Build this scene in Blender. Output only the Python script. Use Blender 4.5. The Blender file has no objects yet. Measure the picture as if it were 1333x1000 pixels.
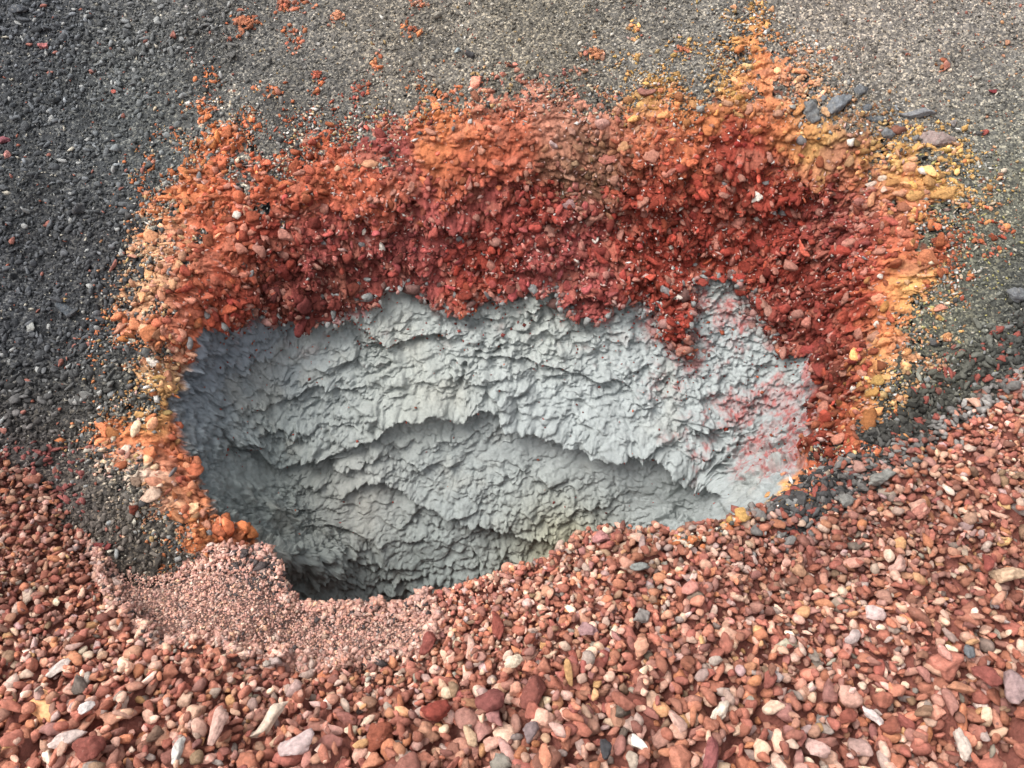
import bpy, bmesh, math, random
import numpy as np
from mathutils import Matrix, Vector
R_ = math.radians
SC = bpy.context.scene
COL = SC.collection
rng = np.random.default_rng(11)
random.seed(5)

# ------------------------------------------------------------------ camera, sky, sun, exposure
CAM = np.array([0.0, 0.0, 1.6]); PITCH = R_(38.0); F = 1026.0; CX, CY = 666.5, 500.0
cd = bpy.data.cameras.new('camera'); cam = bpy.data.objects.new('camera', cd); COL.objects.link(cam)
cam.location = CAM; cam.rotation_euler = (R_(90) - PITCH, 0, 0)
cd.sensor_width = 36.0; cd.lens = 36.0 * F / 1333.0; cd.clip_start = 0.02; cd.clip_end = 500
SC.camera = cam
SUN_EL, SUN_AZ = 58.0, -105.0          # azimuth from +Y towards +X
w = bpy.data.worlds.new('World'); SC.world = w; w.use_nodes = True
nt = w.node_tree; nt.nodes.clear()
sky = nt.nodes.new('ShaderNodeTexSky'); sky.sky_type = 'NISHITA'; sky.sun_disc = False
sky.sun_elevation = R_(SUN_EL); sky.sun_rotation = R_(SUN_AZ); sky.dust_density = 4.0; sky.air_density = 1.0
hs = nt.nodes.new('ShaderNodeHueSaturation'); hs.inputs['Saturation'].default_value = 0.22
bg = nt.nodes.new('ShaderNodeBackground'); bg.inputs['Strength'].default_value = 0.15
wo = nt.nodes.new('ShaderNodeOutputWorld')
nt.links.new(sky.outputs[0], hs.inputs['Color']); nt.links.new(hs.outputs[0], bg.inputs[0]); nt.links.new(bg.outputs[0], wo.inputs[0])
sd = bpy.data.lights.new('sun', 'SUN'); sd.energy = 1.0; sd.angle = R_(42); sd.color = (1.0, 0.965, 0.92)
so = bpy.data.objects.new('sun', sd); COL.objects.link(so)
az, el = R_(SUN_AZ), R_(SUN_EL)
sv = Vector((math.sin(az) * math.cos(el), math.cos(az) * math.cos(el), math.sin(el)))
so.rotation_euler = sv.to_track_quat('Z', 'Y').to_euler(); so.location = sv * 5
vs = SC.view_settings; SC.display_settings.display_device = 'sRGB'
vs.view_transform = 'Standard'; vs.look = 'None'; vs.gamma = 1.0; vs.use_curve_mapping = False
vs.exposure = 1.17

# ------------------------------------------------------------------ survey helpers: photo point <-> place
FW = np.array([0, math.cos(PITCH), -math.sin(PITCH)]); UP = np.array([0, math.sin(PITCH), math.cos(PITCH)])
SL = R_(32.0); O = np.array([0, 1.4, 0.0])
U = np.array([0, math.cos(SL), math.sin(SL)]); N = np.array([0, -math.sin(SL), math.cos(SL)])
def ray(px, py):
    px = np.asarray(px, float); py = np.asarray(py, float)
    return ((px - CX) / F)[..., None] * np.array([1., 0, 0]) - ((py - CY) / F)[..., None] * UP + FW
def on_slope(px, py, d):                       # point d metres under the hillside plane -> (s, t)
    r = ray(px, py); k = ((O - CAM) @ N - np.asarray(d)) / (r @ N)
    P = CAM + r * k[..., None]; q = P - O
    return q[..., 0], q @ U
def on_level(px, py, z):
    r = ray(px, py); k = (np.asarray(z) - CAM[2]) / r[..., 2]
    return CAM + r * k[..., None]
def project(P):
    q = P - CAM; dep = q @ FW
    dep = np.maximum(dep, 0.05)
    return CX + F * q[..., 0] / dep, CY - F * (q @ UP) / dep, dep

# ------------------------------------------------------------------ noise in numpy
def h2(ix, iy, k):
    n = (ix.astype(np.int64) * 374761393 + iy.astype(np.int64) * 668265263 + k * 2147483647 * 3 + k * 974711) & 0xffffffff
    n = ((n ^ (n >> 13)) * 1274126177) & 0xffffffff
    n = ((n ^ (n >> 16)) * 2246822519) & 0xffffffff
    return ((n ^ (n >> 15)) & 0xffffff) / float(0xffffff)
def vnoise(x, y, k=0):
    ix = np.floor(x); iy = np.floor(y); fx = x - ix; fy = y - iy
    fx = fx * fx * fx * (fx * (fx * 6 - 15) + 10); fy = fy * fy * fy * (fy * (fy * 6 - 15) + 10)
    a = h2(ix, iy, k); b = h2(ix + 1, iy, k); c = h2(ix, iy + 1, k); d = h2(ix + 1, iy + 1, k)
    return (a + (b - a) * fx + (c - a) * fy + (a - b - c + d) * fx * fy) * 2 - 1
def fbm(x, y, k=0, o=4, g=0.5):
    s = 0; a = 1; t = 0
    for i in range(o):
        s = s + a * vnoise(x * 2 ** i + 17.3 * i, y * 2 ** i - 9.1 * i, k + i); t += a; a *= g
    return s / t
def worley(x, y, k=0, jit=0.9):                # F1, cell offset dx, dy, cell random, F2
    ix = np.floor(x); iy = np.floor(y)
    f1 = np.full(x.shape, 9.0); f2 = np.full(x.shape, 9.0); dx = np.zeros(x.shape); dy = np.zeros(x.shape); rr = np.zeros(x.shape)
    for a in (-1, 0, 1):
        for b in (-1, 0, 1):
            cx = ix + a; cy = iy + b
            ex = x - (cx + .5 + jit * (h2(cx, cy, k) - .5)); ey = y - (cy + .5 + jit * (h2(cx, cy, k + 5) - .5))
            d = ex * ex + ey * ey
            m = d < f1
            f2 = np.where(m, f1, np.minimum(f2, d)); f1 = np.where(m, d, f1)
            dx = np.where(m, ex, dx); dy = np.where(m, ey, dy); rr = np.where(m, h2(cx, cy, k + 9), rr)
    return np.sqrt(f1), dx, dy, rr, np.sqrt(f2)
def h3(ix, iy, iz, k):
    return h2(ix + 57 * iz, iy - 131 * iz, k)
def vnoise3(p, k=0):
    i = np.floor(p); f = p - i; f = f * f * (3 - 2 * f); x, y, z = i[..., 0], i[..., 1], i[..., 2]; a, b, c = f[..., 0], f[..., 1], f[..., 2]
    def lay(zz):
        q = h3(x, y, zz, k); r = h3(x + 1, y, zz, k); s_ = h3(x, y + 1, zz, k); t = h3(x + 1, y + 1, zz, k)
        return q + (r - q) * a + (s_ - q) * b + (q - r - s_ + t) * a * b
    u = lay(z); return (u + (lay(z + 1) - u) * c) * 2 - 1
def fbm3(p, k=0, o=3, g=0.5):
    s = 0; a = 1; t = 0
    for i in range(o):
        s = s + a * vnoise3(p * 2 ** i + 7.7 * i, k + i); t += a; a *= g
    return s / t
def worley3(p, k=0, jit=0.75):
    i = np.floor(p - .5); sh = p.shape[:-1]
    f1 = np.full(sh, 9.0); f2 = np.full(sh, 9.0); D_ = np.zeros(p.shape); rr = np.zeros(sh)
    for a in (0, 1):
        for b in (0, 1):
            for c in (0, 1):
                X, Y, Z = i[..., 0] + a, i[..., 1] + b, i[..., 2] + c
                e = p - np.stack([X + .5 + jit * (h3(X, Y, Z, k) - .5), Y + .5 + jit * (h3(X, Y, Z, k + 5) - .5), Z + .5 + jit * (h3(X, Y, Z, k + 11) - .5)], -1)
                d = (e * e).sum(-1); m = d < f1
                f2 = np.where(m, f1, np.minimum(f2, d)); f1 = np.where(m, d, f1); D_ = np.where(m[..., None], e, D_); rr = np.where(m, h3(X, Y, Z, k + 9), rr)
    return np.sqrt(f1), D_, rr, np.sqrt(f2)
def sstep(a, b, x):
    u = np.clip((x - a) / (b - a), 0, 1); return u * u * (3 - 2 * u)

def poly_sd(px, py, poly):                     # signed distance in survey units, inside positive
    P = np.array(poly, float); Q = np.roll(P, -1, 0)
    best = np.full(px.shape, 1e9); inside = np.zeros(px.shape, bool)
    for (ax, ay), (bx, by) in zip(P, Q):
        vx, vy = bx - ax, by - ay
        u = np.clip(((px - ax) * vx + (py - ay) * vy) / (vx * vx + vy * vy + 1e-9), 0, 1)
        best = np.minimum(best, (px - ax - u * vx) ** 2 + (py - ay - u * vy) ** 2)
        if ay != by:
            c = ((ay > py) != (by > py)) & (px < (bx - ax) * (py - ay) / (by - ay) + ax)
            inside ^= c
    return np.where(inside, 1, -1) * np.sqrt(best)

# ------------------------------------------------------------------ traced outlines
GREY = [(226,530),(230,475),(258,428),(300,408),(350,404),(400,404),(440,398),(478,378),(500,352),(530,345),(556,372),(590,392),(630,378),(655,366),(722,366),(738,396),(775,408),(800,380),(848,392),
        (862,440),(900,470),(893,425),(905,395),(900,355),(930,338),(962,352),(985,395),(1004,440),(1052,452),(1062,500),(1070,540),(1045,600),(1012,640),(960,720),(900,800),(380,830),(300,760),(345,722),(318,700),(272,678),(266,636),(236,596),(232,560)]
CRUST = [(158,612),(132,572),(146,548),(190,536),(216,512),(186,492),(160,470),(148,436),(152,392),(182,338),(186,270),(200,226),(232,205),(262,160),(288,140),(312,160),(318,196),(352,214),(392,206),(408,176),(432,168),(462,186),(488,182),(520,140),(560,122),(600,132),(640,112),(690,108),(740,128),(800,124),(850,106),(884,128),(925,118),(948,92),(940,60),(978,20),(1000,40),(1030,66),(1066,90),(1058,136),(1100,160),(1150,180),(1205,188),(1246,196),(1256,250),(1226,300),(1250,330),(1232,390),(1186,420),(1212,470),(1160,500),(1140,560),(1100,590),(1050,612),(1016,650),(925,704),(850,760),(380,840),(240,716),(206,676),(180,640)]
FINE = [(120,725),(170,712),(270,716),(350,726),(390,770),(470,780),(560,782),(575,800),(572,838),(535,866),(470,880),(400,876),(330,862),(270,846),(205,850),(150,800)]

# depth of the pit under the hillside plane at surveyed points
D = [
 # undisturbed slope around
 (-200,100,0),(-200,400,0),(-200,700,0),(0,0,0),(0,200,0),(0,400,0),(0,600,0),(80,500,0),(100,300,0),(100,700,.0),(60,800,0),(0,950,0),(200,100,0),(140,420,0),(150,560,0),(180,260,0),(400,60,0),(300,180,0),
 (600,0,0),(650,60,0),(800,50,0),(1000,0,0),(1000,90,0),(1333,0,0),(1333,200,0),(1333,400,0),(1250,300,0),(1240,500,0),(1500,100,0),(1500,500,0),(1220,180,-.01),(1333,700,0),(1150,700,0),(1500,800,0),(1180,420,0),(1150,560,0),
 (600,-100,0),(0,-100,0),(1300,-100,0),
 # shoulder of the crust
 (230,240,-.02),(200,330,-.02),(200,440,-.015),(200,560,-.01),(240,660,-.01),(280,320,.0),(290,360,.01),(240,400,-.01),(350,250,0),(450,200,0),(560,150,-.01),(680,130,-.015),(800,140,-.015),(900,130,-.01),(1000,130,-.01),(1080,150,-.02),(1130,190,-.01),(1190,240,-.01),(1170,330,-.01),(1150,450,-.01),
 # lip on the left
 (268,400,.02),(235,440,.01),(215,500,.0),(222,560,.0),(225,610,.0),(255,650,.0),(290,695,.0),(330,716,.0),
 (300,440,.16),(268,480,.14),(262,530,.14),(268,580,.15),(300,630,.2),(320,670,.24),(370,710,.34),
 (340,480,.30),(310,520,.27),(320,580,.31),
 # red band: brow and foot
 (340,300,.01),(430,255,.02),(520,235,.02),(600,215,.03),(700,195,.02),(850,175,.01),(960,165,.01),(1050,175,.01),(1110,210,.02),
 (330,350,.06),(400,330,.10),(500,300,.13),(600,290,.15),(700,290,.17),(800,280,.17),(900,270,.17),(1000,260,.16),(1060,270,.14),
 (330,388,.11),(400,380,.16),(470,370,.21),(540,350,.24),(620,360,.27),(700,360,.28),(800,370,.29),(900,350,.29),(1000,350,.27),(1040,380,.25),
 # red wall on the right
 (1130,300,.03),(1130,400,.02),(1122,500,.01),(1095,560,.01),(1095,300,.1),(1095,400,.11),(1090,500,.11),(1060,450,.24),(1068,520,.22),(1045,580,.22),
 # grey wall
 (380,430,.27),(480,430,.31),(560,420,.32),(640,410,.34),(720,420,.34),(800,430,.34),(870,470,.35),(950,400,.31),(980,450,.31),(1020,500,.30),(1010,580,.32),
 (420,500,.37),(520,490,.35),(620,490,.355),(720,500,.36),(820,500,.37),(900,540,.36),(950,600,.36),
 (380,560,.40),(480,545,.39),(560,530,.38),(640,530,.385),(720,550,.385),(800,575,.395),(880,605,.40),(930,650,.42),
 (600,570,.47),(700,600,.50),(780,630,.52),(850,655,.54),(900,680,.55),
 (350,630,.44),(430,620,.47),(520,620,.50),(600,640,.51),(680,670,.55),(760,690,.60),
 (400,690,.52),(500,690,.56),(580,710,.59),(660,730,.65),(400,765,.42),(370,745,.34),(480,775,.68),(560,770,.70),
 (450,860,.75),(600,850,.78),(750,790,.70),(850,740,.66),(500,950,.75),(700,900,.72),
 # right front lip
 (1040,618,.0),(1000,655,.0),(950,688,.0),(910,706,.02),(900,780,.2),(1000,740,.03),(350,800,.25),(250,780,.02),
]
D = np.array(D, float); D[:, 2] = np.where(D[:, 2] > .3, .3 + (D[:, 2] - .3) * .72, D[:, 2])
cs, ct = on_slope(D[:, 0], D[:, 1], D[:, 2])
K = np.sqrt((cs[:, None] - cs) ** 2 + (ct[:, None] - ct) ** 2 + 0.012 ** 2)
Wt = np.linalg.solve(K + np.eye(len(D)) * -1e-3, D[:, 2])
def depth_field(s, t):
    out = np.zeros(s.shape)
    for a, b, c in zip(cs, ct, Wt): out += c * np.sqrt((s - a) ** 2 + (t - b) ** 2 + 0.012 ** 2)
    return out

# coarse field, then rows respaced by arc length so steep walls get as many rows as flat ones
def grow(a, b, step, far, side):
    v = [b if side > 0 else a]; st = step
    while abs(v[-1]) < far:
        st *= 1.12; v.append(v[-1] + side * st)
    return np.array(v[1:])
STEP = 0.005
_x = np.linspace(-1.75, 1.75, 20001); _d = 1 / (.0032 - .0009 * np.exp(-((_x - 1.0) / .17) ** 2) - .0007 * np.exp(-((_x + .8) / .12) ** 2) + .0070 * (1 - sstep(-1.2, -1.0, _x) * sstep(1.3, 1.15, _x))); _c = np.concatenate([[0], np.cumsum((_d[1:] + _d[:-1]) / 2 * np.diff(_x))])
sx = np.interp(np.arange(0, _c[-1]), _c, _x)
sx = np.concatenate([grow(sx[0], sx[-1], STEP, 4.5, -1)[::-1], sx, grow(sx[0], sx[-1], STEP, 4.5, 1)])
tc = np.linspace(-0.75, 2.0, 420); sc = np.linspace(-4.6, 4.6, 700)
Sg, Tg = np.meshgrid(sc, tc)
Dg = depth_field(Sg, Tg)
fade = sstep(1.9, 1.75, Tg) * sstep(2.4, 2.0, np.abs(Sg))
Dg = Dg * fade
for _ in range(5):
    Dg[1:-1] = .25 * Dg[:-2] + .5 * Dg[1:-1] + .25 * Dg[2:]; Dg[:, 1:-1] = .25 * Dg[:, :-2] + .5 * Dg[:, 1:-1] + .25 * Dg[:, 2:]
def bil(G, s, t):
    u = np.clip((s - sc[0]) / (sc[1] - sc[0]), 0, len(sc) - 1.001); v = np.clip((t - tc[0]) / (tc[1] - tc[0]), 0, len(tc) - 1.001)
    i = u.astype(int); j = v.astype(int); a = u - i; b = v - j
    return (G[j, i] * (1 - a) + G[j, i + 1] * a) * (1 - b) + (G[j + 1, i] * (1 - a) + G[j + 1, i + 1] * a) * b
NT = 740
tt = np.linspace(-0.55, 1.9, 900)
SS, TT = np.meshgrid(sx, tt)
DD = bil(Dg, SS, TT)
arc = np.concatenate([np.zeros((1, SS.shape[1])), np.cumsum(np.sqrt(np.diff(TT, axis=0) ** 2 + np.diff(DD, axis=0) ** 2) * (1 + .5 * (TT[1:] < 1.05) * (TT[1:] > -.3)), axis=0)])
tn = np.empty((NT, len(sx)))
for j in range(len(sx)):
    tn[:, j] = np.interp(np.linspace(0, arc[-1, j], NT), arc[:, j], tt)
ext = grow(0, 1.9, STEP, 5.0, 1)
kk = np.exp(-.5 * (np.arange(-120, 121) / 45.) ** 2); kk /= kk.sum()
tp = np.pad(tn, ((0, 0), (120, 120)), mode='edge'); tn = np.stack([np.convolve(r_, kk, 'valid') for r_ in tp])
T = np.concatenate([tn, np.repeat(ext[:, None], len(sx), 1)])
S = np.repeat(sx[None], T.shape[0], 0)
ARC = np.concatenate([np.linspace(0, 1, NT)[:, None] * np.full(len(sx), arc[-1].mean())[None], arc[-1].mean() + np.repeat((ext - 1.9)[:, None], len(sx), 1)])
DB = bil(Dg, S, T)
DB[NT:] = 0
P0 = O + S[..., None] * np.array([1., 0, 0]) + T[..., None] * U - DB[..., None] * N
# undulation of the whole hillside
P0 += (0.018 * fbm(S * 2.2, T * 2.2, 40, 3))[..., None] * N
gs = np.gradient(P0, axis=1); gt = np.gradient(P0, axis=0)
NR = np.cross(gs, gt); NR /= np.linalg.norm(NR, axis=-1, keepdims=True)
DN = -gt / np.linalg.norm(gt, axis=-1, keepdims=True)      # downhill tangent

# zones
px, py, _ = project(P0)
wx = 14 * fbm(S * 9, ARC * 9, 3, 4, .6) + 7 * fbm(S * 60, ARC * 60, 21, 3, .7); wy = 14 * fbm(S * 9, ARC * 9, 13, 4, .6) + 7 * fbm(S * 60, ARC * 60, 31, 3, .7)
g_sd = poly_sd(px + wx, py + wy, GREY); c_sd = poly_sd(px + wx * 1.5, py + wy * 1.5, CRUST)
c_sd = c_sd - 1 * sstep(60, 5, c_sd) * np.clip(fbm3(P0 * 13, 45, 4, .65) + .08, 0, 1) * (75 - 45 * (py > 480) * (px < 420))
gz = np.maximum(np.maximum((px < 400) & (py < 470), (px > 1130) & (py > 180)), (py < 135) & (px > 900))
gap = (fbm3(P0 * 17, 47, 4, .62) > .11 + .0022 * np.clip(c_sd, 0, None) - .10 * ((py < 120) & (px > 900))) * gz * (g_sd < -22) * (c_sd > -5)
c_sd = np.where(gap > .5, -6.0, c_sd)
mg = sstep(-5, 5, g_sd); mc = sstep(-6, 8, c_sd) * (1 - mg)
mc0 = sstep(-6, 14, c_sd) * (1 - mg)

# ---- relief
def shingle(p, dn, size, k, warp):              # tilted overlapping plates, proud at their lower edge
    q = p / np.array(size)
    w_ = np.stack([fbm3(q * 1.5 + 3.1 * j, k + 50 + 10 * j, 3, .65) for j in range(3)], -1)
    f1, D_, rr, f2 = worley3(q + warp * w_, k)
    edge = sstep(0.0, 0.20, f2 - f1)
    return ((D_ * dn).sum(-1) * 0.75 + (rr - .5) * 0.9) * (0.35 + 0.65 * edge) - 0.34 * (1 - edge)
def lumps3(p, size, k, dn):
    q = p / size; w_ = np.stack([fbm3(q * 1.2 + 3.1 * j, k + 50 + 10 * j, 2, .6) for j in range(3)], -1)
    f1, D_, rr, f2 = worley3(q + .4 * w_, k)
    return np.sqrt(np.clip((f2 - f1) * 1.6, 0, 1)) * (0.5 + rr) + (D_ * dn).sum(-1) * .5
def lumps(x, y, k):
    x2 = x + .35 * fbm(x * 1.3, y * 1.3, k + 50, 3, .6); y2 = y + .35 * fbm(x * 1.3 + 7, y * 1.3 + 3, k + 60, 3, .6)
    f1, dx, dy, rr, f2 = worley(x2, y2, k)
    return np.sqrt(np.clip((f2 - f1) * 1.6, 0, 1)) * (0.5 + rr) - dy * .5
m_ = (g_sd > -8) & (py < 900); p_ = P0[m_]; dn_ = DN[m_]
fine_ = sstep(-.25, .3, fbm3(p_ * 9, 195, 3))
gco_ = 0.034 * shingle(p_, dn_, (.22, .17, .17), 100, .8) + 0.020 * shingle(p_, dn_, (.095, .08, .08), 120, .9) + 0.010 * shingle(p_, dn_, (.046, .040, .040), 140, .9)
gg_ = (gco_ + 0.013 * lumps3(p_, .072, 600, dn_) + 0.0065 * lumps3(p_, .037, 610, dn_) + 0.0025 * shingle(p_, dn_, (.022, .018, .018), 160, .9) + 0.008 * fbm3(p_ * 20, 190, 4, .6) + (.35 + .65 * fine_) * (.0052 * lumps3(p_, .019, 620, dn_) + .0036 * lumps3(p_, .0105, 640, dn_)))
calm = sstep(-.1, .5, fbm3(p_ * 3.2 + 3, 77, 3)); qx_, qy_ = px[m_], py[m_]
for x_, y_, a_, b_ in [(640,590,90,28),(760,610,90,30),(850,650,70,30),(480,665,55,35),(560,720,60,25),(330,620,50,30),(400,470,40,20)]: calm = np.maximum(calm, 1.6 * np.exp(-((qx_ - x_) ** 2 / a_ ** 2 + (qy_ - y_) ** 2 / b_ ** 2)))
g = np.zeros(S.shape); g[m_] = gg_ * (1 - .5 * calm) * (1 - .65 * sstep(880, 960, qx_) * sstep(610, 660, qy_)); gfine = np.zeros(S.shape); gfine[m_] = (gg_ - gco_) * (1 - .35 * calm)
m_ = (g_sd < 8) & (c_sd > -30); p_ = P0[m_]; dn_ = DN[m_]
c = np.zeros(S.shape)
c[m_] = 0.046 * shingle(p_, dn_, (.2, .11, .11), 200, .6) + 0.030 * shingle(p_, dn_, (.085, .055, .055), 220, .7) + 0.024 * lumps3(p_, .060, 235, dn_) + 0.015 * lumps3(p_, .036, 240, dn_) + 0.0065 * lumps3(p_, .022, 260, dn_) + 0.003 * lumps3(p_, .012, 280, dn_)
c = c * (0.30 + .70 * sstep(0, .10, DB)) + .004
left = sstep(420, 150, px) * sstep(-100, 500, py + 0 * px)
b = 0.016 * fbm(S * 5, T * 5, 300, 5, .55) + (0.0040 + 0.006 * left) * lumps(S / .03, T / .03, 320) * sstep(-.3, .4, fbm(S * 4, T * 4, 310, 2) + left) + 0.0022 * lumps(S / .013, T / .013, 340) + 0.001 * lumps(S / .007, T / .007, 360)
# the larger ledges of the grey wall
LEDGE = [(.050, [(440,575),(500,552),(560,528),(640,532),(700,556),(760,566),(820,588),(880,606),(925,628),(965,680)]), (.034, [(320,408),(400,408),(455,416),(500,445),(560,442),(610,430)]),
         (.030, [(270,560),(350,600),(420,588),(480,566)]), (.034, [(430,645),(500,618),(560,650),(620,676),(700,700),(740,715)]), (.022, [(600,470),(660,455),(720,480),(800,500),(850,520)]), (.024, [(340,520),(420,500),(500,505)]), (.020, [(370,700),(440,690),(520,700)])]
lw = 16 * fbm3(P0 * 11, 370, 2, .5) + 3 * fbm3(P0 * 45, 372, 2, .5)
for A_, pl_ in LEDGE:
    X_ = np.array([q[0] for q in pl_]); Y_ = np.array([q[1] for q in pl_])
    dl = np.interp(px, X_, Y_) - (py + lw); ends = sstep(X_[0] - 10, X_[0] + 50, px) * sstep(X_[-1] + 10, X_[-1] - 50, px)
    g = g + A_ * ends * (np.where(dl > 0, np.exp(-np.clip(dl, 0, None) / 42), 0) - .35 * np.where(dl <= 0, np.exp(np.clip(dl, None, 0) / 26), 0) + .35 * (dl <= 0) * 0)
# the overhanging brow: crust stands proud of the grey wall, its foot hangs over it
brow = sstep(90, 5, -0 + np.abs(g_sd)) * mc0
H = mg * g + mc0 * (c + .018 * brow * sstep(.05, .2, DB)) + (1 - np.maximum(mg, mc0)) * b
P = P0 + H[..., None] * NR
lat = (mg * .62 + mc0 * .6) * (H - mg * gfine * .7) + mc0 * .022 * brow * sstep(.05, .2, DB)
P = P + lat[..., None] * DN

# ------------------------------------------------------------------ colours (linear reflectance, plus painted shade on the left grey wall)
def lin(r, g_, b_):
    v = np.array([r, g_, b_]) / 255.; v = np.where(v < .04045, v / 12.92, ((v + .055) / 1.055) ** 2.4)
    l_ = v @ np.array([.3, .55, .15]); return v * .82 + l_ * .18
def cmap(px, py, pts, sig):
    num = np.zeros(px.shape + (3,)); den = np.full(px.shape, 1e-12)
    for x, y, cc in pts:
        q = np.exp(-np.minimum(((px - x) ** 2 + (py - y) ** 2) / (2 * sig * sig), 60)) + 1e-6 / (1 + ((px - x) ** 2 + (py - y) ** 2) / 1e4)
        num += q[..., None] * cc; den += q
    return num / den[..., None]
RED = lin(146,50,30); DRED = lin(118,50,40); CRIM = lin(150,66,58); ORR = lin(178,84,46); ORG = lin(198,110,52); YEL = lin(204,154,72); PEACH = lin(204,150,104); PINK = lin(176,112,86); BRN = lin(132,92,66); CREAM = lin(208,188,164)
CP = [(160,440,ORG),(190,380,PEACH),(175,560,ORG),(200,250,ORG),(215,320,PEACH),(250,230,ORG),(290,160,ORG),(300,230,ORR),(260,300,ORR),(300,340,ORR),(250,380,ORR),(230,430,ORR),(280,380,RED),(210,480,PEACH),(195,520,YEL),(210,580,ORR),(185,625,CREAM),(235,620,ORR),(215,600,ORG),(240,680,ORG),(262,700,ORG),(225,655,PEACH),(280,690,ORG),(310,715,ORG),
      (350,240,ORR),(420,200,ORR),(430,260,ORR),(480,250,ORR),(360,310,RED),(420,300,CRIM),(350,350,DRED),(400,370,DRED),(500,190,CRIM),(480,300,CRIM),(560,300,CRIM),(460,340,DRED),(560,140,ORG),(590,170,ORG),(640,130,PINK),(660,170,ORR),(620,210,ORR),(640,250,CRIM),(720,150,PINK),(730,200,BRN),(780,150,PINK),(780,220,BRN),(700,260,RED),(640,320,RED),(740,300,CRIM),(740,330,CRIM),(840,130,YEL),(830,180,ORR),
      (900,150,ORG),(880,200,ORR),(850,250,RED),(900,280,RED),(820,300,RED),(900,330,RED),(960,250,RED),(960,180,RED),(940,110,YEL),(980,60,ORG),(960,30,YEL),(1000,120,ORG),(1040,110,PEACH),(1030,170,ORG),(1060,180,YEL),(1010,220,RED),(1060,240,RED),(1100,190,BRN),(1120,230,RED),(1000,300,RED),(1080,300,DRED),(1100,280,CRIM),(1110,320,CRIM),(1150,220,YEL),(1150,270,PINK),(1160,320,ORR),(1180,260,ORG),(1220,250,YEL),(1200,330,ORR),(1190,380,YEL),(1160,400,ORG),(1100,380,RED),(1060,380,RED),(1120,350,RED),(1120,420,RED),(1112,480,RED),(1102,530,RED),(1130,300,RED),(1095,565,RED),(1080,590,RED),(1100,450,DRED),(1090,540,RED),(1070,480,DRED),(1090,440,RED),(1080,520,RED),(1060,580,DRED),(1060,400,DRED),(1145,480,YEL),(1135,540,YEL),(1125,570,ORG),(1170,450,ORG),(1190,470,PEACH),(1030,610,ORG),(1000,645,YEL),(950,685,ORG),(920,700,CREAM),(700,340,CRIM),(760,370,CRIM),(850,370,RED),(1240,320,ORR)]
def jitter(px, py, S_, A_):
    return cmap(px + 26 * fbm(S_ * 14, A_ * 14, 400, 3), py + 26 * fbm(S_ * 14, A_ * 14, 410, 3), CP, 22)
CRC = np.zeros(px.shape + (3,)); sel = mc0 > 0.001
CRC[sel] = cmap(px[sel] + 24 * fbm(S[sel] * 14, ARC[sel] * 14, 400, 3), py[sel] + 24 * fbm(S[sel] * 14, ARC[sel] * 14, 410, 3), CP, 22)
f1, dx, dy, rr, f2 = worley(S / .03 + .4 * fbm(S * 50, ARC * 50, 430, 2), ARC / .026, 440)
CRC *= (0.66 + 0.68 * rr)[..., None]; _, _, rr3, _ = worley3(P0 / .05, 445); CRC = CRC * (1 - .35 * (rr3 > .72))[..., None] + .35 * (rr3 > .72)[..., None] * lin(184, 112, 84)
pal = sstep(.62, .8, fbm(S * 26, ARC * 26, 450, 4, .65) + .25 * (rr > .8))
CRC = CRC * (1 - .5 * pal[..., None]) + .5 * pal[..., None] * lin(205, 160, 145)
GR1 = lin(138, 144, 141); GR2 = lin(146, 152, 150); GR_SHADE = lin(118, 126, 134); GRG = lin(152, 154, 142); GRD = lin(122, 130, 126); OCH = lin(156,150,112)  # the darker bluish grey puts the left side wall's shade into its colour
GP = [(260,450,GR_SHADE),(260,560,GR_SHADE),(350,450,GR_SHADE),(330,560,GRD),(300,620,GRD),(420,520,GR1),(420,450,GR1),(520,480,GR1),(545,490,GRG),(600,450,GR2),(700,420,GR2),(705,405,GRG),(800,460,GR2),(880,500,GR2),(950,450,GR2),(1000,520,GR2),(950,620,GR2),(700,540,GR2),(800,560,GR2),(600,600,GR1),(750,620,GR1),(850,660,GR1),(500,640,GR1),(400,650,GRD),(460,660,lin(150,146,136)),(640,690,GR1),(712,722,OCH),(620,640,GR1),(560,720,GRD),(430,740,GRD),(500,760,GRD),(650,740,GRD)]
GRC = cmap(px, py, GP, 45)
tn_ = sstep(.1, .5, fbm3(P0 * 6, 505, 4, .6))[..., None]; GRC = GRC * (1 - .3 * tn_) + .3 * tn_ * lin(158, 154, 140)
GRC *= (1 + .16 * fbm3(P0 * 20, 500, 4, .6))[..., None]
BLU = [(960,410,1.0),(930,450,.45),(1000,360,.8),(900,520,.35),(960,540,.8),(1010,530,.9),(1030,560,1.),(990,590,1.),(1020,590,.8),(870,510,.35),(905,465,.55),(890,580,.4),(820,430,.25),(880,590,.4),(1000,540,.7),(935,400,.6),(560,370,.3)]
rs = np.zeros(px.shape)
for x, y, a in BLU: rs = np.maximum(rs, a * np.exp(-((px - x) ** 2 / 46 ** 2 + (py - y) ** 2 / 34 ** 2)))
rs = 1.15 * sstep(.06, .48, np.minimum(rs, .8) * .62 - .13 + .9 * fbm3(P0 * 26, 520, 5, .75)) * (.25 + .5 * sstep(-.25, .3, fbm3(P0 * 90, 521, 3, .7))) * sstep(.05, .3, rs)
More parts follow.
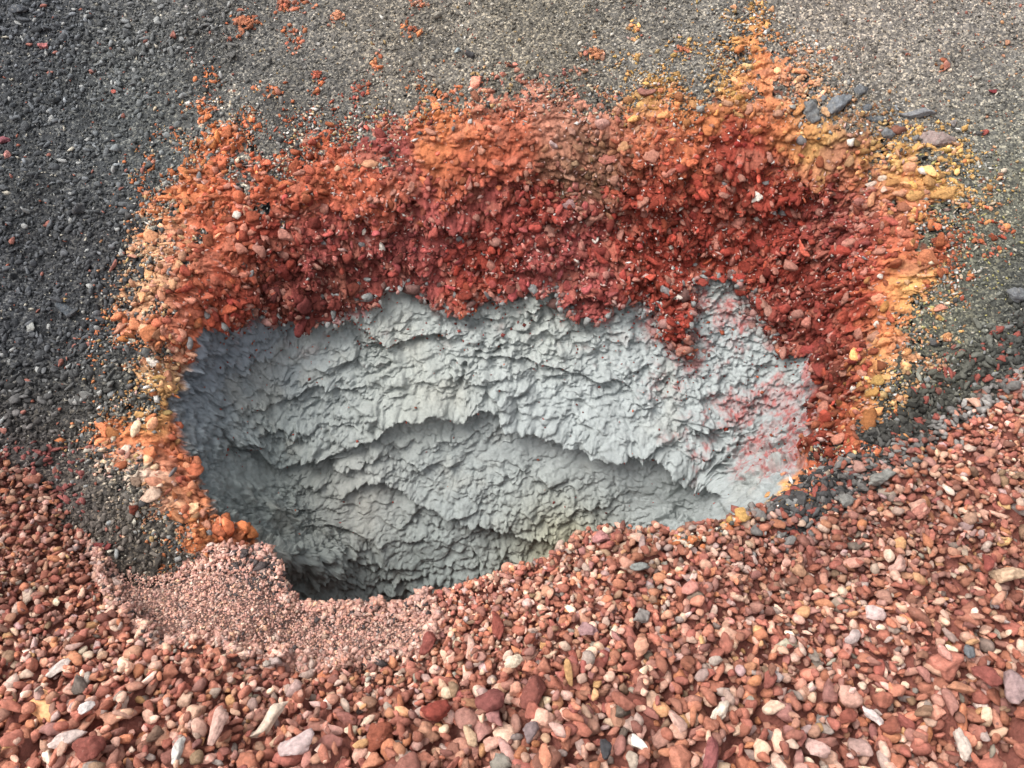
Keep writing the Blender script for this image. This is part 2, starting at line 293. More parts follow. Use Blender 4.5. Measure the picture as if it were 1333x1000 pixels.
# red grit streaming off the crust onto the grey
edge_r = sstep(34, 0, g_sd) * sstep(250, 330, px) * sstep(700, 600, py) * sstep(1200, 1000, px)
rs = np.maximum(rs, sstep(.35, .6, edge_r * .6 + .5 * fbm3(P0 * 34, 530, 4, .7)) * .75 * (py < 600))
GRC = GRC * (1 - rs[..., None]) + rs[..., None] * lin(160, 70, 64)
brn = sstep(.1, .5, sstep(26, 0, g_sd) * .6 + .6 * fbm3(P0 * 24, 535, 4, .65)) * .55 * (px > 300) * (px < 1010) * (py < 480)
GRC = GRC * (1 - brn[..., None]) + brn[..., None] * lin(132, 104, 98)
CN = [(0,0,lin(66,68,70)),(100,200,lin(64,66,67)),(60,400,lin(62,64,66)),(250,80,lin(82,82,80)),(350,100,lin(92,89,83)),(330,180,lin(94,91,85)),(550,60,lin(104,98,88)),(700,40,lin(104,98,86)),(850,50,lin(104,99,90)),(900,20,lin(102,98,90)),(1100,60,lin(112,104,94)),(1250,50,lin(108,102,94)),(1200,130,lin(112,106,96)),(1300,180,lin(98,97,88)),(1300,280,lin(100,99,82)),(1260,400,lin(100,100,80)),(1230,450,lin(92,91,76)),(1180,520,lin(80,78,66)),(1300,450,lin(66,66,68)),(1200,580,lin(64,62,62)),(1330,380,lin(70,72,74)),(1100,610,lin(70,68,66)),
      (80,560,lin(60,60,58)),(140,640,lin(84,76,66)),(50,650,lin(82,70,66)),(200,560,lin(80,80,74)),(150,350,lin(62,62,62)),(220,160,lin(86,90,88))]
BC = np.zeros(px.shape + (3,)); sb = (1 - np.maximum(mg, mc0)) > .001
BC[sb] = cmap(px[sb], py[sb], CN, 60)
_, _, _, rr2, _ = worley(S / .012, T / .012, 600)
BC = BC * np.array([.98, .99, 1.03]) * (1 + .55 * fbm3(P0 * np.array([6, 2.2, 2.2]), 605, 4, .6) + .12 * sstep(300, 700, px) * sstep(400, 200, py))[..., None]
BC *= (0.7 + .6 * rr2)[..., None] * (1 + .2 * fbm(S * 9, T * 9, 610, 3))[..., None]
# gritty transition: white salt and ochre grains at the outer edge of the crust
salt = np.exp(-((c_sd) / 16.) ** 2) * sstep(.05, .3, fbm(S * 40, T * 40, 630, 3, .7)) * sstep(700, 250, px)
BC = BC * (1 - salt[..., None] * .7) + salt[..., None] * .7 * lin(196, 186, 168)
dth = (rr2 - .5) * 44 + c_sd; mc = np.where((mg < .05) & (np.abs(c_sd) < 24), (dth > 0) * 1.0, mc)
wgt = np.stack([mg, mc * 1.0, np.clip(1 - mg - mc, 0, 1)], -1)
ALL = GRC * wgt[..., :1] + CRC * wgt[..., 1:2] + BC * wgt[..., 2:3]
zone = np.argmax(wgt, -1)                      # 0 clay, 1 crust, 2 cinder

# ------------------------------------------------------------------ materials
def node_mat(name, src, bump, scales, mottle, rough=.95, speck=None, pale=None):
    m = bpy.data.materials.new(name); m.use_nodes = True; t = m.node_tree; n = t.nodes; L = t.links
    bs = n['Principled BSDF']; bs.inputs['Roughness'].default_value = rough; bs.inputs['Specular IOR Level'].default_value = .18
    geo = n.new('ShaderNodeNewGeometry')
    if src == 'attr':
        a = n.new('ShaderNodeAttribute'); a.attribute_name = 'Col'; base = a.outputs['Color']
    else:
        a = n.new('ShaderNodeObjectInfo'); base = a.outputs['Color']
    nz = n.new('ShaderNodeTexNoise'); nz.inputs['Scale'].default_value = mottle[0]; nz.inputs['Detail'].default_value = 5; nz.inputs['Roughness'].default_value = .65
    L.new(geo.outputs['Position'], nz.inputs['Vector'])
    mr = n.new('ShaderNodeMapRange'); mr.inputs[1].default_value = .3; mr.inputs[2].default_value = .7; mr.inputs[3].default_value = 1 - mottle[1]; mr.inputs[4].default_value = 1 + mottle[1]
    L.new(nz.outputs[0], mr.inputs[0])
    mx = n.new('ShaderNodeVectorMath'); mx.operation = 'SCALE'; L.new(base, mx.inputs[0]); L.new(mr.outputs[0], mx.inputs['Scale'])
    cur = mx.outputs[0]
    if pale:
        nz2 = n.new('ShaderNodeTexNoise'); nz2.inputs['Scale'].default_value = pale[1]; nz2.inputs['Detail'].default_value = 6; nz2.inputs['Roughness'].default_value = .75
        L.new(geo.outputs['Position'], nz2.inputs['Vector'])
        r2 = n.new('ShaderNodeMapRange'); r2.inputs[1].default_value = pale[2]; r2.inputs[2].default_value = pale[2] + .14; r2.inputs[4].default_value = pale[3]; L.new(nz2.outputs[0], r2.inputs[0])
        mm = n.new('ShaderNodeMix'); mm.data_type = 'RGBA'; L.new(r2.outputs[0], mm.inputs['Factor']); L.new(cur, mm.inputs['A']); mm.inputs['B'].default_value = (*pale[0], 1); cur = mm.outputs['Result']
    if speck:                                   # grain by grain colour for sand too fine to build
        vo = n.new('ShaderNodeTexVoronoi'); vo.inputs['Scale'].default_value = speck; vo.inputs['Randomness'].default_value = 1
        L.new(geo.outputs['Position'], vo.inputs['Vector'])
        sp = n.new('ShaderNodeSeparateColor'); L.new(vo.outputs['Color'], sp.inputs[0])
        cr = n.new('ShaderNodeValToRGB'); e = cr.color_ramp.elements
        e[0].position = 0; e[0].color = (.45, .45, .46, 1); e[1].position = 1; e[1].color = (2.7, 2.55, 2.3, 1)
        for p_, c_ in ((.45, (.8, .8, .8, 1)), (.78, (1.25, 1.2, 1.12, 1)), (.9, (1.9, 1.78, 1.55, 1))):
            q = e.new(p_); q.color = c_
        L.new(sp.outputs[0], cr.inputs[0])
        m2 = n.new('ShaderNodeVectorMath'); m2.operation = 'MULTIPLY'; L.new(cur, m2.inputs[0]); L.new(cr.outputs[0], m2.inputs[1]); cur = m2.outputs[0]
    L.new(cur, bs.inputs['Base Color'])
    nrm = None
    for sc_, st_, di_ in scales:
        bn = n.new('ShaderNodeTexNoise'); bn.inputs['Scale'].default_value = sc_; bn.inputs['Detail'].default_value = 6; bn.inputs['Roughness'].default_value = .7
        L.new(geo.outputs['Position'], bn.inputs['Vector'])
        bu = n.new('ShaderNodeBump'); bu.inputs['Strength'].default_value = st_; bu.inputs['Distance'].default_value = di_
        L.new(bn.outputs[0], bu.inputs['Height'])
        if nrm: L.new(nrm, bu.inputs['Normal'])
        nrm = bu.outputs[0]
    if speck:
        bu = n.new('ShaderNodeBump'); bu.inputs['Strength'].default_value = 1; bu.inputs['Distance'].default_value = .0016; bu.invert = True
        L.new(vo.outputs['Distance'], bu.inputs['Height']); L.new(nrm, bu.inputs['Normal']); nrm = bu.outputs[0]
    if nrm: L.new(nrm, bs.inputs['Normal'])
    return m
M_CLAY = node_mat('clay', 'attr', 1, [(70, .6, .007), (220, .6, .003)], (60, .12))
M_CRUST = node_mat('crust', 'attr', 1, [(70, .8, .010), (230, .7, .004)], (110, .30), pale=(tuple(lin(206,158,140)), 95, .66, .55))
M_CINDER = node_mat('cinder', 'attr', 1, [(90, .8, .008), (300, .6, .003)], (40, .18), speck=165)
M_STONE = node_mat('stone', 'attr', 1, [(70, .8, .009), (260, .9, .0035)], (85, .34), pale=(tuple(lin(206,170,155)), 60, .60, .38))
M_STONE_O = node_mat('stone_single', 'obj', 1, [(70, .8, .009), (260, .9, .0035)], (85, .34), pale=(tuple(lin(206,170,155)), 60, .60, .38))
M_LUMP_O = node_mat('crust_lump', 'obj', 1, [(75, 1, .010), (240, 1, .004)], (120, .36), pale=(tuple(lin(206,158,140)), 95, .64, .5))
M_LUMP = node_mat('crust_lump_mass', 'attr', 1, [(75, 1, .010), (240, 1, .004)], (120, .36), pale=(tuple(lin(206,158,140)), 95, .64, .5))
M_DARK_O = node_mat('cinder_single', 'obj', 1, [(90, .9, .006), (300, .8, .003)], (90, .30))
M_DARK = node_mat('cinder_mass', 'attr', 1, [(90, .9, .006), (300, .8, .003)], (90, .30))

M_LAVA_O = node_mat('lava_single', 'obj', 1, [(60, 1, .010), (220, 1, .004)], (70, .40), pale=(tuple(lin(150,144,134)), 80, .52, .7))
def tag(o, label=None, cat=None, group=None, kind=None):
    if label: o['label'] = label
    if cat: o['category'] = cat
    if group: o['group'] = group
    if kind: o['kind'] = kind
    return o
def mesh_np(name, V, Fc, mat, col=None, smooth=True):
    me = bpy.data.meshes.new(name); k = Fc.shape[1]
    me.vertices.add(len(V)); me.vertices.foreach_set('co', V.astype(np.float32).ravel())
    me.loops.add(Fc.size); me.loops.foreach_set('vertex_index', Fc.astype(np.int32).ravel())
    me.polygons.add(len(Fc)); me.polygons.foreach_set('loop_start', np.arange(0, Fc.size, k, dtype=np.int32)); 
    me.polygons.foreach_set('use_smooth', np.full(len(Fc), smooth))
    if col is not None:
        a = me.color_attributes.new('Col', 'FLOAT_COLOR', 'POINT')
        a.data.foreach_set('color', np.concatenate([col, np.ones((len(col), 1))], 1).astype(np.float32).ravel())
    me.materials.append(mat); me.update(calc_edges=True); me.validate(clean_customdata=False)
    return me
def obj(name, me, parent=None):
    o = bpy.data.objects.new(name, me); COL.objects.link(o)
    if parent is not None: o.parent = parent
    return o

crest = []
for x, y, z in [(-260,470,None),(-150,520,None),(0,590,None),(60,640,None),(130,700,None),(200,712,None),(300,716,None),(345,724,-.02),(385,784,-.06),(450,784,-.06),(520,788,-.06),(590,764,-.03),(700,734,0),(742,710,.02),(778,690,.05),(850,697,.05),(905,692,.05),(960,676,None),(1020,652,None),(1100,604,None),(1180,578,None),(1250,530,None),(1333,474,None),(1500,400,None),(1700,330,None)]:
    if z is None:
        s_, t_ = on_slope(np.array(x), np.array(y), 0); p_ = O + s_ * np.array([1., 0, 0]) + t_ * U
    else: p_ = on_level(np.array(x), np.array(y), z)
    crest.append(p_)
crest = np.array(sorted(crest, key=lambda v: v[0]))
def bank_z(x, y):
    yc = np.interp(x, crest[:, 0], crest[:, 1]); zc = np.interp(x, crest[:, 0], crest[:, 2])
    e = y - yc
    z = zc * sstep(-.75, 0, e) - .015 * fbm(x * 3, y * 3, 700, 3) * sstep(0, -.3, e) - .02 * np.exp(-((x + .35) ** 2 / .12 + (y - 1.15) ** 2 / .03))
    return z - 2.2 * np.clip(e, 0, None) - 3.0 * np.clip(e - .02, 0, None) * sstep(0, .1, e), e
nr, nc = S.shape
idx = np.arange(nr * nc).reshape(nr, nc)
quad = np.stack([idx[:-1, :-1], idx[:-1, 1:], idx[1:, 1:], idx[1:, :-1]], -1).reshape(-1, 4)
# zone of a quad = zone of its first corner, tidied
zq = zone[:-1, :-1].reshape(-1)
PV = P.reshape(-1, 3); CV = ALL.reshape(-1, 3)
zb0, eb0 = bank_z(P[:-1, :-1, 0].reshape(-1), P[:-1, :-1, 1].reshape(-1)); hid = (P[:-1, :-1, 2].reshape(-1) < zb0 - .03) & (eb0 < -.10)
def sub(name, z, mat):
    q = quad[(zq == z) & ~hid]; u, inv = np.unique(q, return_inverse=True)
    return obj(name, mesh_np(name, PV[u], inv.reshape(-1, 4), mat, CV[u]))
clay_wall = tag(sub('clay_wall', 0, M_CLAY), kind='structure')
crust_band = tag(sub('crust_band', 1, M_CRUST), kind='structure')
cinder_slope = tag(sub('cinder_slope', 2, M_CINDER), kind='structure')
# true normals of the displaced hillside, for setting stones on it
gs = np.gradient(P, axis=1); gt = np.gradient(P, axis=0)
NF = np.cross(gs, gt); NF /= np.linalg.norm(NF, axis=-1, keepdims=True) + 1e-12
PX, PY, PD = project(P)

# ------------------------------------------------------------------ gravel bank
bx = np.concatenate([np.linspace(-4.5, -1.8, 30)[:-1], np.arange(-1.8, 1.8, .015), np.linspace(1.8, 4.5, 30)])
by = np.concatenate([np.linspace(-2.5, .4, 24)[:-1], np.arange(.4, 2.3, .015)])
BX, BY = np.meshgrid(bx, by); BZ, BE = bank_z(BX, BY)
BZ = np.maximum(BZ, -1.2)
# ------------------------------------------------------------------ stone shapes
def ico(sub_):
    bm = bmesh.new(); bmesh.ops.create_icosphere(bm, subdivisions=sub_, radius=1)
    V = np.array([v.co[:] for v in bm.verts]); Fc = np.array([[v.index for v in f.verts] for f in bm.faces]); bm.free()
    return V, Fc
ICO = {k: ico(k) for k in (1, 2, 3, 4)}
def rock(sub_, seed, p=9.0, planes=13, asp=(1, .78, .58), rough=.06, knob=0):
    r = np.random.default_rng(seed); V, Fc = ICO[sub_]
    n = r.normal(size=(planes, 3)); n /= np.linalg.norm(n, axis=1)[:, None]; dd = r.uniform(.62, 1.0, planes)
    q = np.clip(V @ n.T, 0, None) / dd
    rad = (np.sum(q ** p, 1) + .55 ** p) ** (-1 / p)
    W = V * rad[:, None]
    for i in range(3):
        k = r.normal(size=3) * 2.2; W = W * (1 + rough * np.sin(W @ k + r.uniform(0, 6)))[:, None]
    k = r.normal(size=(4, 3)) * 5.5
    W = W * (1 + rough * .35 * np.sum(np.sin(W @ k.T + r.uniform(0, 6, 4)), 1))[:, None]
    for i in range(knob):
        cdir = r.normal(size=3); cdir /= np.linalg.norm(cdir)
        W = W * (1 + r.uniform(-.35, .45) * np.exp(-((V - cdir) ** 2).sum(1) / .25))[:, None]
    if sub_ >= 3: W = W * (1 + (.10 if sub_ == 3 else .20) * fbm3(V * 2.3 + seed, 5, 4, .62) + (.0 if sub_ == 3 else .07) * np.abs(fbm3(V * 6 + seed, 9, 3, .6)))[:, None]
    W = W / np.abs(W).max() * np.array(asp)
    return W, Fc
def rot_rand(n_, tilt=None, nrm=None):
    q = rng.normal(size=(n_, 4)); q /= np.linalg.norm(q, axis=1)[:, None]
    a, b_, c_, d_ = q.T
    return np.stack([1 - 2 * (c_ * c_ + d_ * d_), 2 * (b_ * c_ - a * d_), 2 * (b_ * d_ + a * c_), 2 * (b_ * c_ + a * d_), 1 - 2 * (b_ * b_ + d_ * d_), 2 * (c_ * d_ - a * b_), 2 * (b_ * d_ - a * c_), 2 * (c_ * d_ + a * b_), 1 - 2 * (b_ * b_ + c_ * c_)], -1).reshape(-1, 3, 3)
def rot_lying(nrm, wob):                        # flat side towards the normal, random spin, some wobble
    n_ = len(nrm); z = nrm + wob * rng.normal(size=(n_, 3)); z /= np.linalg.norm(z, axis=1)[:, None]
    a = rng.normal(size=(n_, 3)); x = np.cross(a, z); x /= np.linalg.norm(x, axis=1)[:, None]; y = np.cross(z, x)
    return np.stack([x, y, z], -1)
def join(name, protos, pid, Rm, scl, pos, colr, mat, parent=None):
    Vs, Fs, Cs = [], [], []; off = 0
    for k, (V, Fc) in enumerate(protos):
        m = np.nonzero(pid == k)[0]
        if len(m) == 0: continue
        W = np.einsum('nij,nvj->nvi', Rm[m], V[None] * scl[m][:, None, :]) + pos[m][:, None, :]
        Vs.append(W.reshape(-1, 3)); Fs.append((Fc[None] + (np.arange(len(m)) * len(V))[:, None, None]).reshape(-1, 3) + off)
        Cs.append(np.repeat(colr[m], len(V), 0)); off += len(m) * len(V)
    o = obj(name, mesh_np(name, np.concatenate(Vs), np.concatenate(Fs), mat, np.concatenate(Cs)), parent)
    return o
def single(name, me, Rm, scl, pos, colr, parent=None):
    o = bpy.data.objects.new(name, me); COL.objects.link(o)
    M = Matrix(Rm.tolist()).to_4x4() @ Matrix.Diagonal((*[float(v) for v in scl], 1)); M.translation = Vector([float(v) for v in pos])
    if parent is not None: o.parent = parent
    o.matrix_world = M
    o.color = (*[float(v) for v in np.clip(colr, 0, 1)], 1)
    return o
ASP = [(1, .88, .74), (1, .8, .62), (1, .92, .8), (1, .7, .58), (1, .6, .52), (1, .82, .5), (1, .94, .66), (1, .48, .42)]
P3 = [rock(3, 50 + i, p=[12, 22, 15, 28][i % 4], planes=10, asp=ASP[i % 8], rough=.06, knob=[0, 1, 2, 0, 3][i % 5]) for i in range(40)]
P2 = [rock(2, 150 + i, p=16, planes=10, asp=ASP[i % 8], rough=.05, knob=i % 2) for i in range(24)]
def octa(seed):
    r = np.random.default_rng(seed); V = np.array([[1, 0, 0], [-1, 0, 0], [0, 1, 0], [0, -1, 0], [0, 0, 1], [0, 0, -1.]]) + r.normal(0, .18, (6, 3))
    return V * np.array([1, .8, .65]), np.array([[0, 2, 4], [2, 1, 4], [1, 3, 4], [3, 0, 4], [2, 0, 5], [1, 2, 5], [3, 1, 5], [0, 3, 5]])
PO = [octa(i) for i in range(16)]
P1 = [rock(1, 250 + i, p=8, asp=ASP[i % 8], rough=.05) for i in range(16)]
L3 = [rock(3, 350 + i, p=6, asp=[(1, .85, .6), (1, .7, .55), (1, .95, .7)][i % 3], rough=.10, knob=3 + i % 4) for i in range(24)]
ME_STONE = [mesh_np('stone', V, Fc, M_STONE_O) for V, Fc in P3]
ME_DARK = [mesh_np('cinder_stone', V, Fc, M_DARK_O) for V, Fc in P3[:24]]
ME_LUMP = [mesh_np('lump', V, Fc, M_LUMP_O) for V, Fc in L3]

# ------------------------------------------------------------------ red gravel, dropped stone by stone on a height map
SZ = [(60,760,.013),(60,860,.017),(0,950,.022),(150,950,.023),(300,900,.020),(400,960,.025),(130,830,.017),(600,950,.026),(560,880,.020),(600,830,.013),(640,780,.010),(720,740,.013),(800,720,.017),(740,820,.019),(800,900,.023),(800,980,.024),(900,750,.018),(900,850,.020),(1000,720,.017),(1050,680,.018),(1150,640,.017),(1300,560,.016),(1333,500,.017),(1150,780,.018),(1300,700,.018),(1100,880,.019),(1300,860,.021),(1000,970,.024),(1250,980,.024),(1333,950,.026),(0,720,.013),(40,650,.014),(480,830,.009),(300,850,.012),(420,880,.013),(520,870,.013)]
def sizemap(px, py):
    num = np.zeros(px.shape); den = np.full(px.shape, 1e-9)
    for x, y, v in SZ:
        q = np.exp(-np.minimum(((px - x) ** 2 + (py - y) ** 2) / (2 * 60 ** 2), 40)) + 1e-5; num += q * v; den += q
    return num / den
PAL = [(lin(158,82,62), 20), (lin(146,68,54), 16), (lin(172,98,72), 14), (lin(184,124,102), 12), (lin(204,156,138), 14), (lin(210,174,154), 4.5), (lin(220,196,178), .9), (lin(146,94,86), 13), (lin(130,72,62), 11), (lin(184,106,62), 5), (lin(196,142,88), 2.2), (lin(142,132,128), 2.6), (lin(92,86,84), .8), (lin(172,144,140), 8), (lin(124,94,70), 2)]
PN = ['brick red', 'deep red', 'orange red', 'pinkish brown', 'pale pink', 'pale cream pink', 'cream white', 'mauve red', 'dark maroon', 'orange', 'ochre', 'grey', 'dark grey', 'greyish pink', 'olive brown']
PW = np.array([p[1] for p in PAL]); PW = PW / PW.sum(); PCOL = np.array([p[0] for p in PAL])
HX0, HY0, HS = -1.9, .35, .004
hx = np.arange(HX0, 1.9, HS); hy = np.arange(HY0, 2.35, HS); HXX, HYY = np.meshgrid(hx, hy)
HM, _ = bank_z(HXX, HYY)
def scatter(n, fac_lo, fac_hi, fine):
    x = rng.uniform(-1.75, 1.75, n); y = rng.uniform(.42, 2.2, n); z, e = bank_z(x, y)
    px, py, dep = project(np.stack([x, y, z], -1))
    fsd = poly_sd(px + 14 * fbm(x * 10, y * 10, 800, 3), py + 14 * fbm(x * 10, y * 10, 810, 3), FINE)
    keep = (e < .03) & (px > -600) & (px < 1900) & (py < 1700)
    inside = fsd > 0
    keep &= inside if fine else (fsd < 8)
    sz = sizemap(px, py) * (.80 + .09 * sstep(820, 960, py)) * np.exp(rng.normal(0, .27, n)) * rng.uniform(fac_lo, fac_hi, n)
    if fine: sz = .0030 * np.exp(rng.normal(0, .33, n)) * (1 + .9 * (fsd < 25) + .5 * (fsd < 10)) * (1 + 1.0 * (rng.random(n) < .04))
    else: sz = np.where((rng.random(n) < .05) & (py > 740), sz * 1.5, sz)
    ref = sz.min()
    if fine: keep &= rng.random(n) < .9
    else: keep &= rng.random(n) < np.clip((.0095 / sz) ** 1.75, 0, 1)
    return x[keep], y[keep], sz[keep], px[keep], py[keep]
def drop(x, y, sz, lift):
    zz = np.empty(len(x))
    for i in range(len(x)):
        r = sz[i]; k = max(1, int(r * .7 / HS)); ci = int((x[i] - HX0) / HS); cj = int((y[i] - HY0) / HS)
        a0, a1, b0, b1 = max(cj - k, 0), min(cj + k + 1, HM.shape[0]), max(ci - k, 0), min(ci + k + 1, HM.shape[1])
        pt = HM[a0:a1, b0:b1]
        if pt.size == 0: zz[i] = -1; continue
        base = .62 * pt.mean() + .38 * pt.max() if lift else pt.mean()
        zz[i] = base + r * (.22 if lift else .05)
        X = HXX[a0:a1, b0:b1] - x[i]; Y = HYY[a0:a1, b0:b1] - y[i]
        q = 1 - (X * X + Y * Y) / (r * r * .52)
        HM[a0:a1, b0:b1] = np.where(q > 0, np.maximum(pt, zz[i] + r * .48 * np.sqrt(np.clip(q, 0, 1))), pt)
    return zz
G = []
x, y, sz, qx, qy = scatter(60000, .55, .85, False); z = drop(x, y, sz, False); G.append((x, y, z, sz, qx, qy, 0))
x, y, sz, qx, qy = scatter(72000, .85, 1.15, False); z = drop(x, y, sz, True); G.append((x, y, z, sz, qx, qy, 1))
x, y, sz, qx, qy = scatter(420000, 1, 1, True); z = drop(x, y, sz, False); G.append((x, y, z, sz, qx, qy, 2))
HMB = HM.copy()
for _ in range(6):
    HMB[1:-1] = (HMB[:-2] + HMB[1:-1] + HMB[2:]) / 3; HMB[:, 1:-1] = (HMB[:, :-2] + HMB[:, 1:-1] + HMB[:, 2:]) / 3
uu = ((BX - HX0) / HS).astype(int); vv = ((BY - HY0) / HS).astype(int); okb = (uu > 5) & (uu < HM.shape[1] - 6) & (vv > 5) & (vv < HM.shape[0] - 6) & (BE < -.01)
BZ = np.where(okb, HMB[vv.clip(0, HM.shape[0] - 1), uu.clip(0, HM.shape[1] - 1)] - .024 + .003 * fbm(BX * 60, BY * 60, 705, 2), BZ)
VB = np.stack([BX, BY, BZ], -1).reshape(-1, 3)
i2 = np.arange(BX.size).reshape(BX.shape)
qb = np.stack([i2[:-1, :-1], i2[:-1, 1:], i2[1:, 1:], i2[1:, :-1]], -1).reshape(-1, 4)
cb = np.repeat(lin(132, 74, 60)[None], len(VB), 0)
bpx, bpy_, _ = project(VB)
ff = sstep(-20, 20, poly_sd(bpx, bpy_, FINE))[:, None]
cb = cb * (1 - ff) + ff * lin(178, 138, 124)
gravel_bank = tag(obj('gravel_bank', mesh_np('gravel_bank', VB, qb, M_CRUST, cb)), kind='structure')

gx, gy, gz, gsz, gpx, gpy = [np.concatenate([g_[i] for g_ in G]) for i in range(6)]
gl = np.concatenate([np.full(len(g_[0]), g_[6]) for g_ in G])
ji = ((gy - HY0) / HS).astype(int).clip(2, HM.shape[0] - 3); ii = ((gx - HX0) / HS).astype(int).clip(2, HM.shape[1] - 3)
kr = np.maximum((gsz * .55 / HS).astype(int), 1); top = np.minimum.reduce([HM[ji, ii], HM[(ji - kr).clip(0), ii], HM[ji, (ii - kr).clip(0)], HM[ji, (ii + kr).clip(0, HM.shape[1] - 1)], HM[(ji + kr).clip(0, HM.shape[0] - 1), ii]])
kp = (top < gz + gsz * .95) | (gl == 2)
gx, gy, gz, gsz, gpx, gpy, gl = [q[kp] for q in (gx, gy, gz, gsz, gpx, gpy, gl)]
ng = len(gx)
cid = rng.choice(len(PAL), ng, p=PW)
# lower-left of the slope: darker maroon stones; crest on the far right: darker too; dark ones near the crest
PCOL = PCOL * .84 + .16 * np.array([.48, .33, .27]); PCOL = PCOL * np.array([1.06, 1.02, .93]); gcol = 1.08 * PCOL[cid] * np.exp(rng.normal(0, .16, (ng, 1))) * np.exp(rng.normal(0, .04, (ng, 3)))
dk = np.maximum(sstep(130, 30, gpx) * sstep(735, 690, gpy), sstep(950, 1050, gpx) * sstep(75, 25, np.abs(gpy - (668 - (gpx - 1000) * .6)))) * .45
gcol = gcol * (1 - dk[:, None]) + dk[:, None] * gcol * np.array([.62, .55, .6])
ddk = (rng.random(ng) < .55 * dk / .45 * (gpx > 900)) ; gcol[ddk] = lin(122, 117, 112) * np.exp(rng.normal(0, .3, (ddk.sum(), 1))); cid[ddk] = 12
fine = gl == 2
dmix = rng.random(ng) < (.05 + .35 * sstep(60, 0, np.hypot((gpx - 340) / 1.3, gpy - 755)))
gcol[fine] = (gcol[fine] * .6 + .4 * lin(206, 168, 152)) * 1.12 * np.exp(rng.normal(0, .12, (fine.sum(), 1)))
gcol[fine & dmix] = lin(84, 74, 72)
# three low patches of different size and tone, so the bank does not look stamped
pt = sstep(.1, .5, fbm(gx * 2.3, gy * 2.3, 850, 2)); gcol = gcol * (1 + .14 * pt[:, None]); pt2 = sstep(.15, .5, fbm(gx * 3 + 5, gy * 3, 860, 2)); gcol *= (1 - .2 * pt2[:, None])
gpos = np.stack([gx, gy, gz], -1)
up = np.tile(np.array([0, -.05, 1.]), (ng, 1)); grot = rot_lying(up, .45)
gscl = gsz[:, None] * np.stack([rng.uniform(.95, 1.25, ng), rng.uniform(.9, 1.15, ng), rng.uniform(.9, 1.15, ng)], -1)
_, _, gdep = project(gpos)
app = gsz / gdep
on = (gl == 1) & (gpx > -5) & (gpx < 1338) & (gpy < 1008) & (gpy > 480)
order = np.argsort(-np.where(on, app, 0)); big = order[:300]
isb = np.zeros(ng, bool); isb[big] = True
pid3 = rng.integers(0, len(P3), ng)

# hand-surveyed stones: place, half-length, width ratio, thickness ratio, heading, colour, label
def where(px_, py_):
    return ('near the bottom left corner' if py_ > 860 and px_ < 330 else 'near the bottom right corner' if py_ > 860 and px_ > 1020 else 'at the front of the bank, low in the middle' if py_ > 860 else
            'on the left of the bank beside the fine pink grit' if px_ < 330 else 'in the middle of the bank below the pit' if px_ < 800 else 'on the right of the bank' if py_ > 700 else 'high on the right shoulder of the bank')
AUTO = []
for i in big:
    o = single('scoria_stone', ME_STONE[pid3[i]], grot[i], gscl[i], gpos[i], gcol[i])
    shp = ASP[pid3[i] % 8]; ad = 'long' if shp[1] < .55 else 'flat' if shp[2] < .4 else 'chunky' if shp[2] > .6 else 'angular'
    AUTO.append((o, f'{ad} {PN[cid[i]]} stone', gpx[i], gpy[i], gsz[i], 'g'))
    tag(o, None, 'stone', 'scoria stones on the red gravel bank')
cut3 = np.sort(app[(~isb) & (gl == 1)])[-850]; seen = (gpx > -40) & (gpx < 1375) & (gpy < 1040); app = np.where(seen, app, 0); rest = (~isb) & ~fine; m3 = rest & (app >= cut3) & (gl == 1); cut2 = np.sort(app[rest & ~m3])[-6000]; m2 = rest & ~m3 & (app >= cut2); m1 = rest & ~m3 & ~m2; m0 = (~isb) & fine
Vn = [];
def mass(name, m, protos, mat, parent, **kw):
    return join(name, protos, rng.integers(0, len(protos), m.sum()), grot[m], gscl[m], gpos[m], gcol[m], mat, parent)
a_ = mass('coarse_gravel', m3, P3, M_STONE, None); tag(a_, 'loose red, pink and cream scoria gravel covering the bank in front of the pit', 'gravel', kind='stuff')
b_ = mass('small_gravel', m2, P2, M_STONE, None); tag(b_, 'smaller reddish scoria chips filling the gaps between the gravel stones', 'gravel', kind='stuff')
d_ = mass('gravel_chips', m1, P1, M_STONE, None); tag(d_, 'tiny reddish chips lying between and under the gravel stones', 'gravel', kind='stuff')
c_ = mass('fine_grit', m0, PO, M_STONE, None); tag(c_, 'patch of fine pale pink grit running down to the front lip of the pit', 'grit', kind='stuff')

def hm_at(x, y):
    j = int((y - HY0) / HS); i = int((x - HX0) / HS); k = 3
    return HM[max(j - k, 0):j + k, max(i - k, 0):i + k].max()
def bank_point(px_, py_):
    z = 0.0
    for _ in range(6):
        p_ = on_level(np.array(px_), np.array(py_), z); z = float(bank_z(p_[0], p_[1])[0]) + .03
    return on_level(np.array(px_), np.array(py_), z)
def bent(seed, bend, asp, lobes=0):
    r = np.random.default_rng(seed); V, Fc = rock(4, seed, p=7, planes=16, asp=asp, rough=.06, knob=1)
    V = V.copy(); x = V[:, 0]
    V[:, 1] += bend * np.sin(x * 2.6) * .35; V[:, 2] += .06 * np.sin(x * 5 + 1)
    gr = .035 * np.sin(V[:, 1] * 34 + 2 * np.sin(x * 3) + seed) + .02 * np.sin(V[:, 1] * 61 + x * 6)   # fibrous grooves
    V *= (1 + gr * (1 if lobes else .4))[:, None]
    return V, Fc
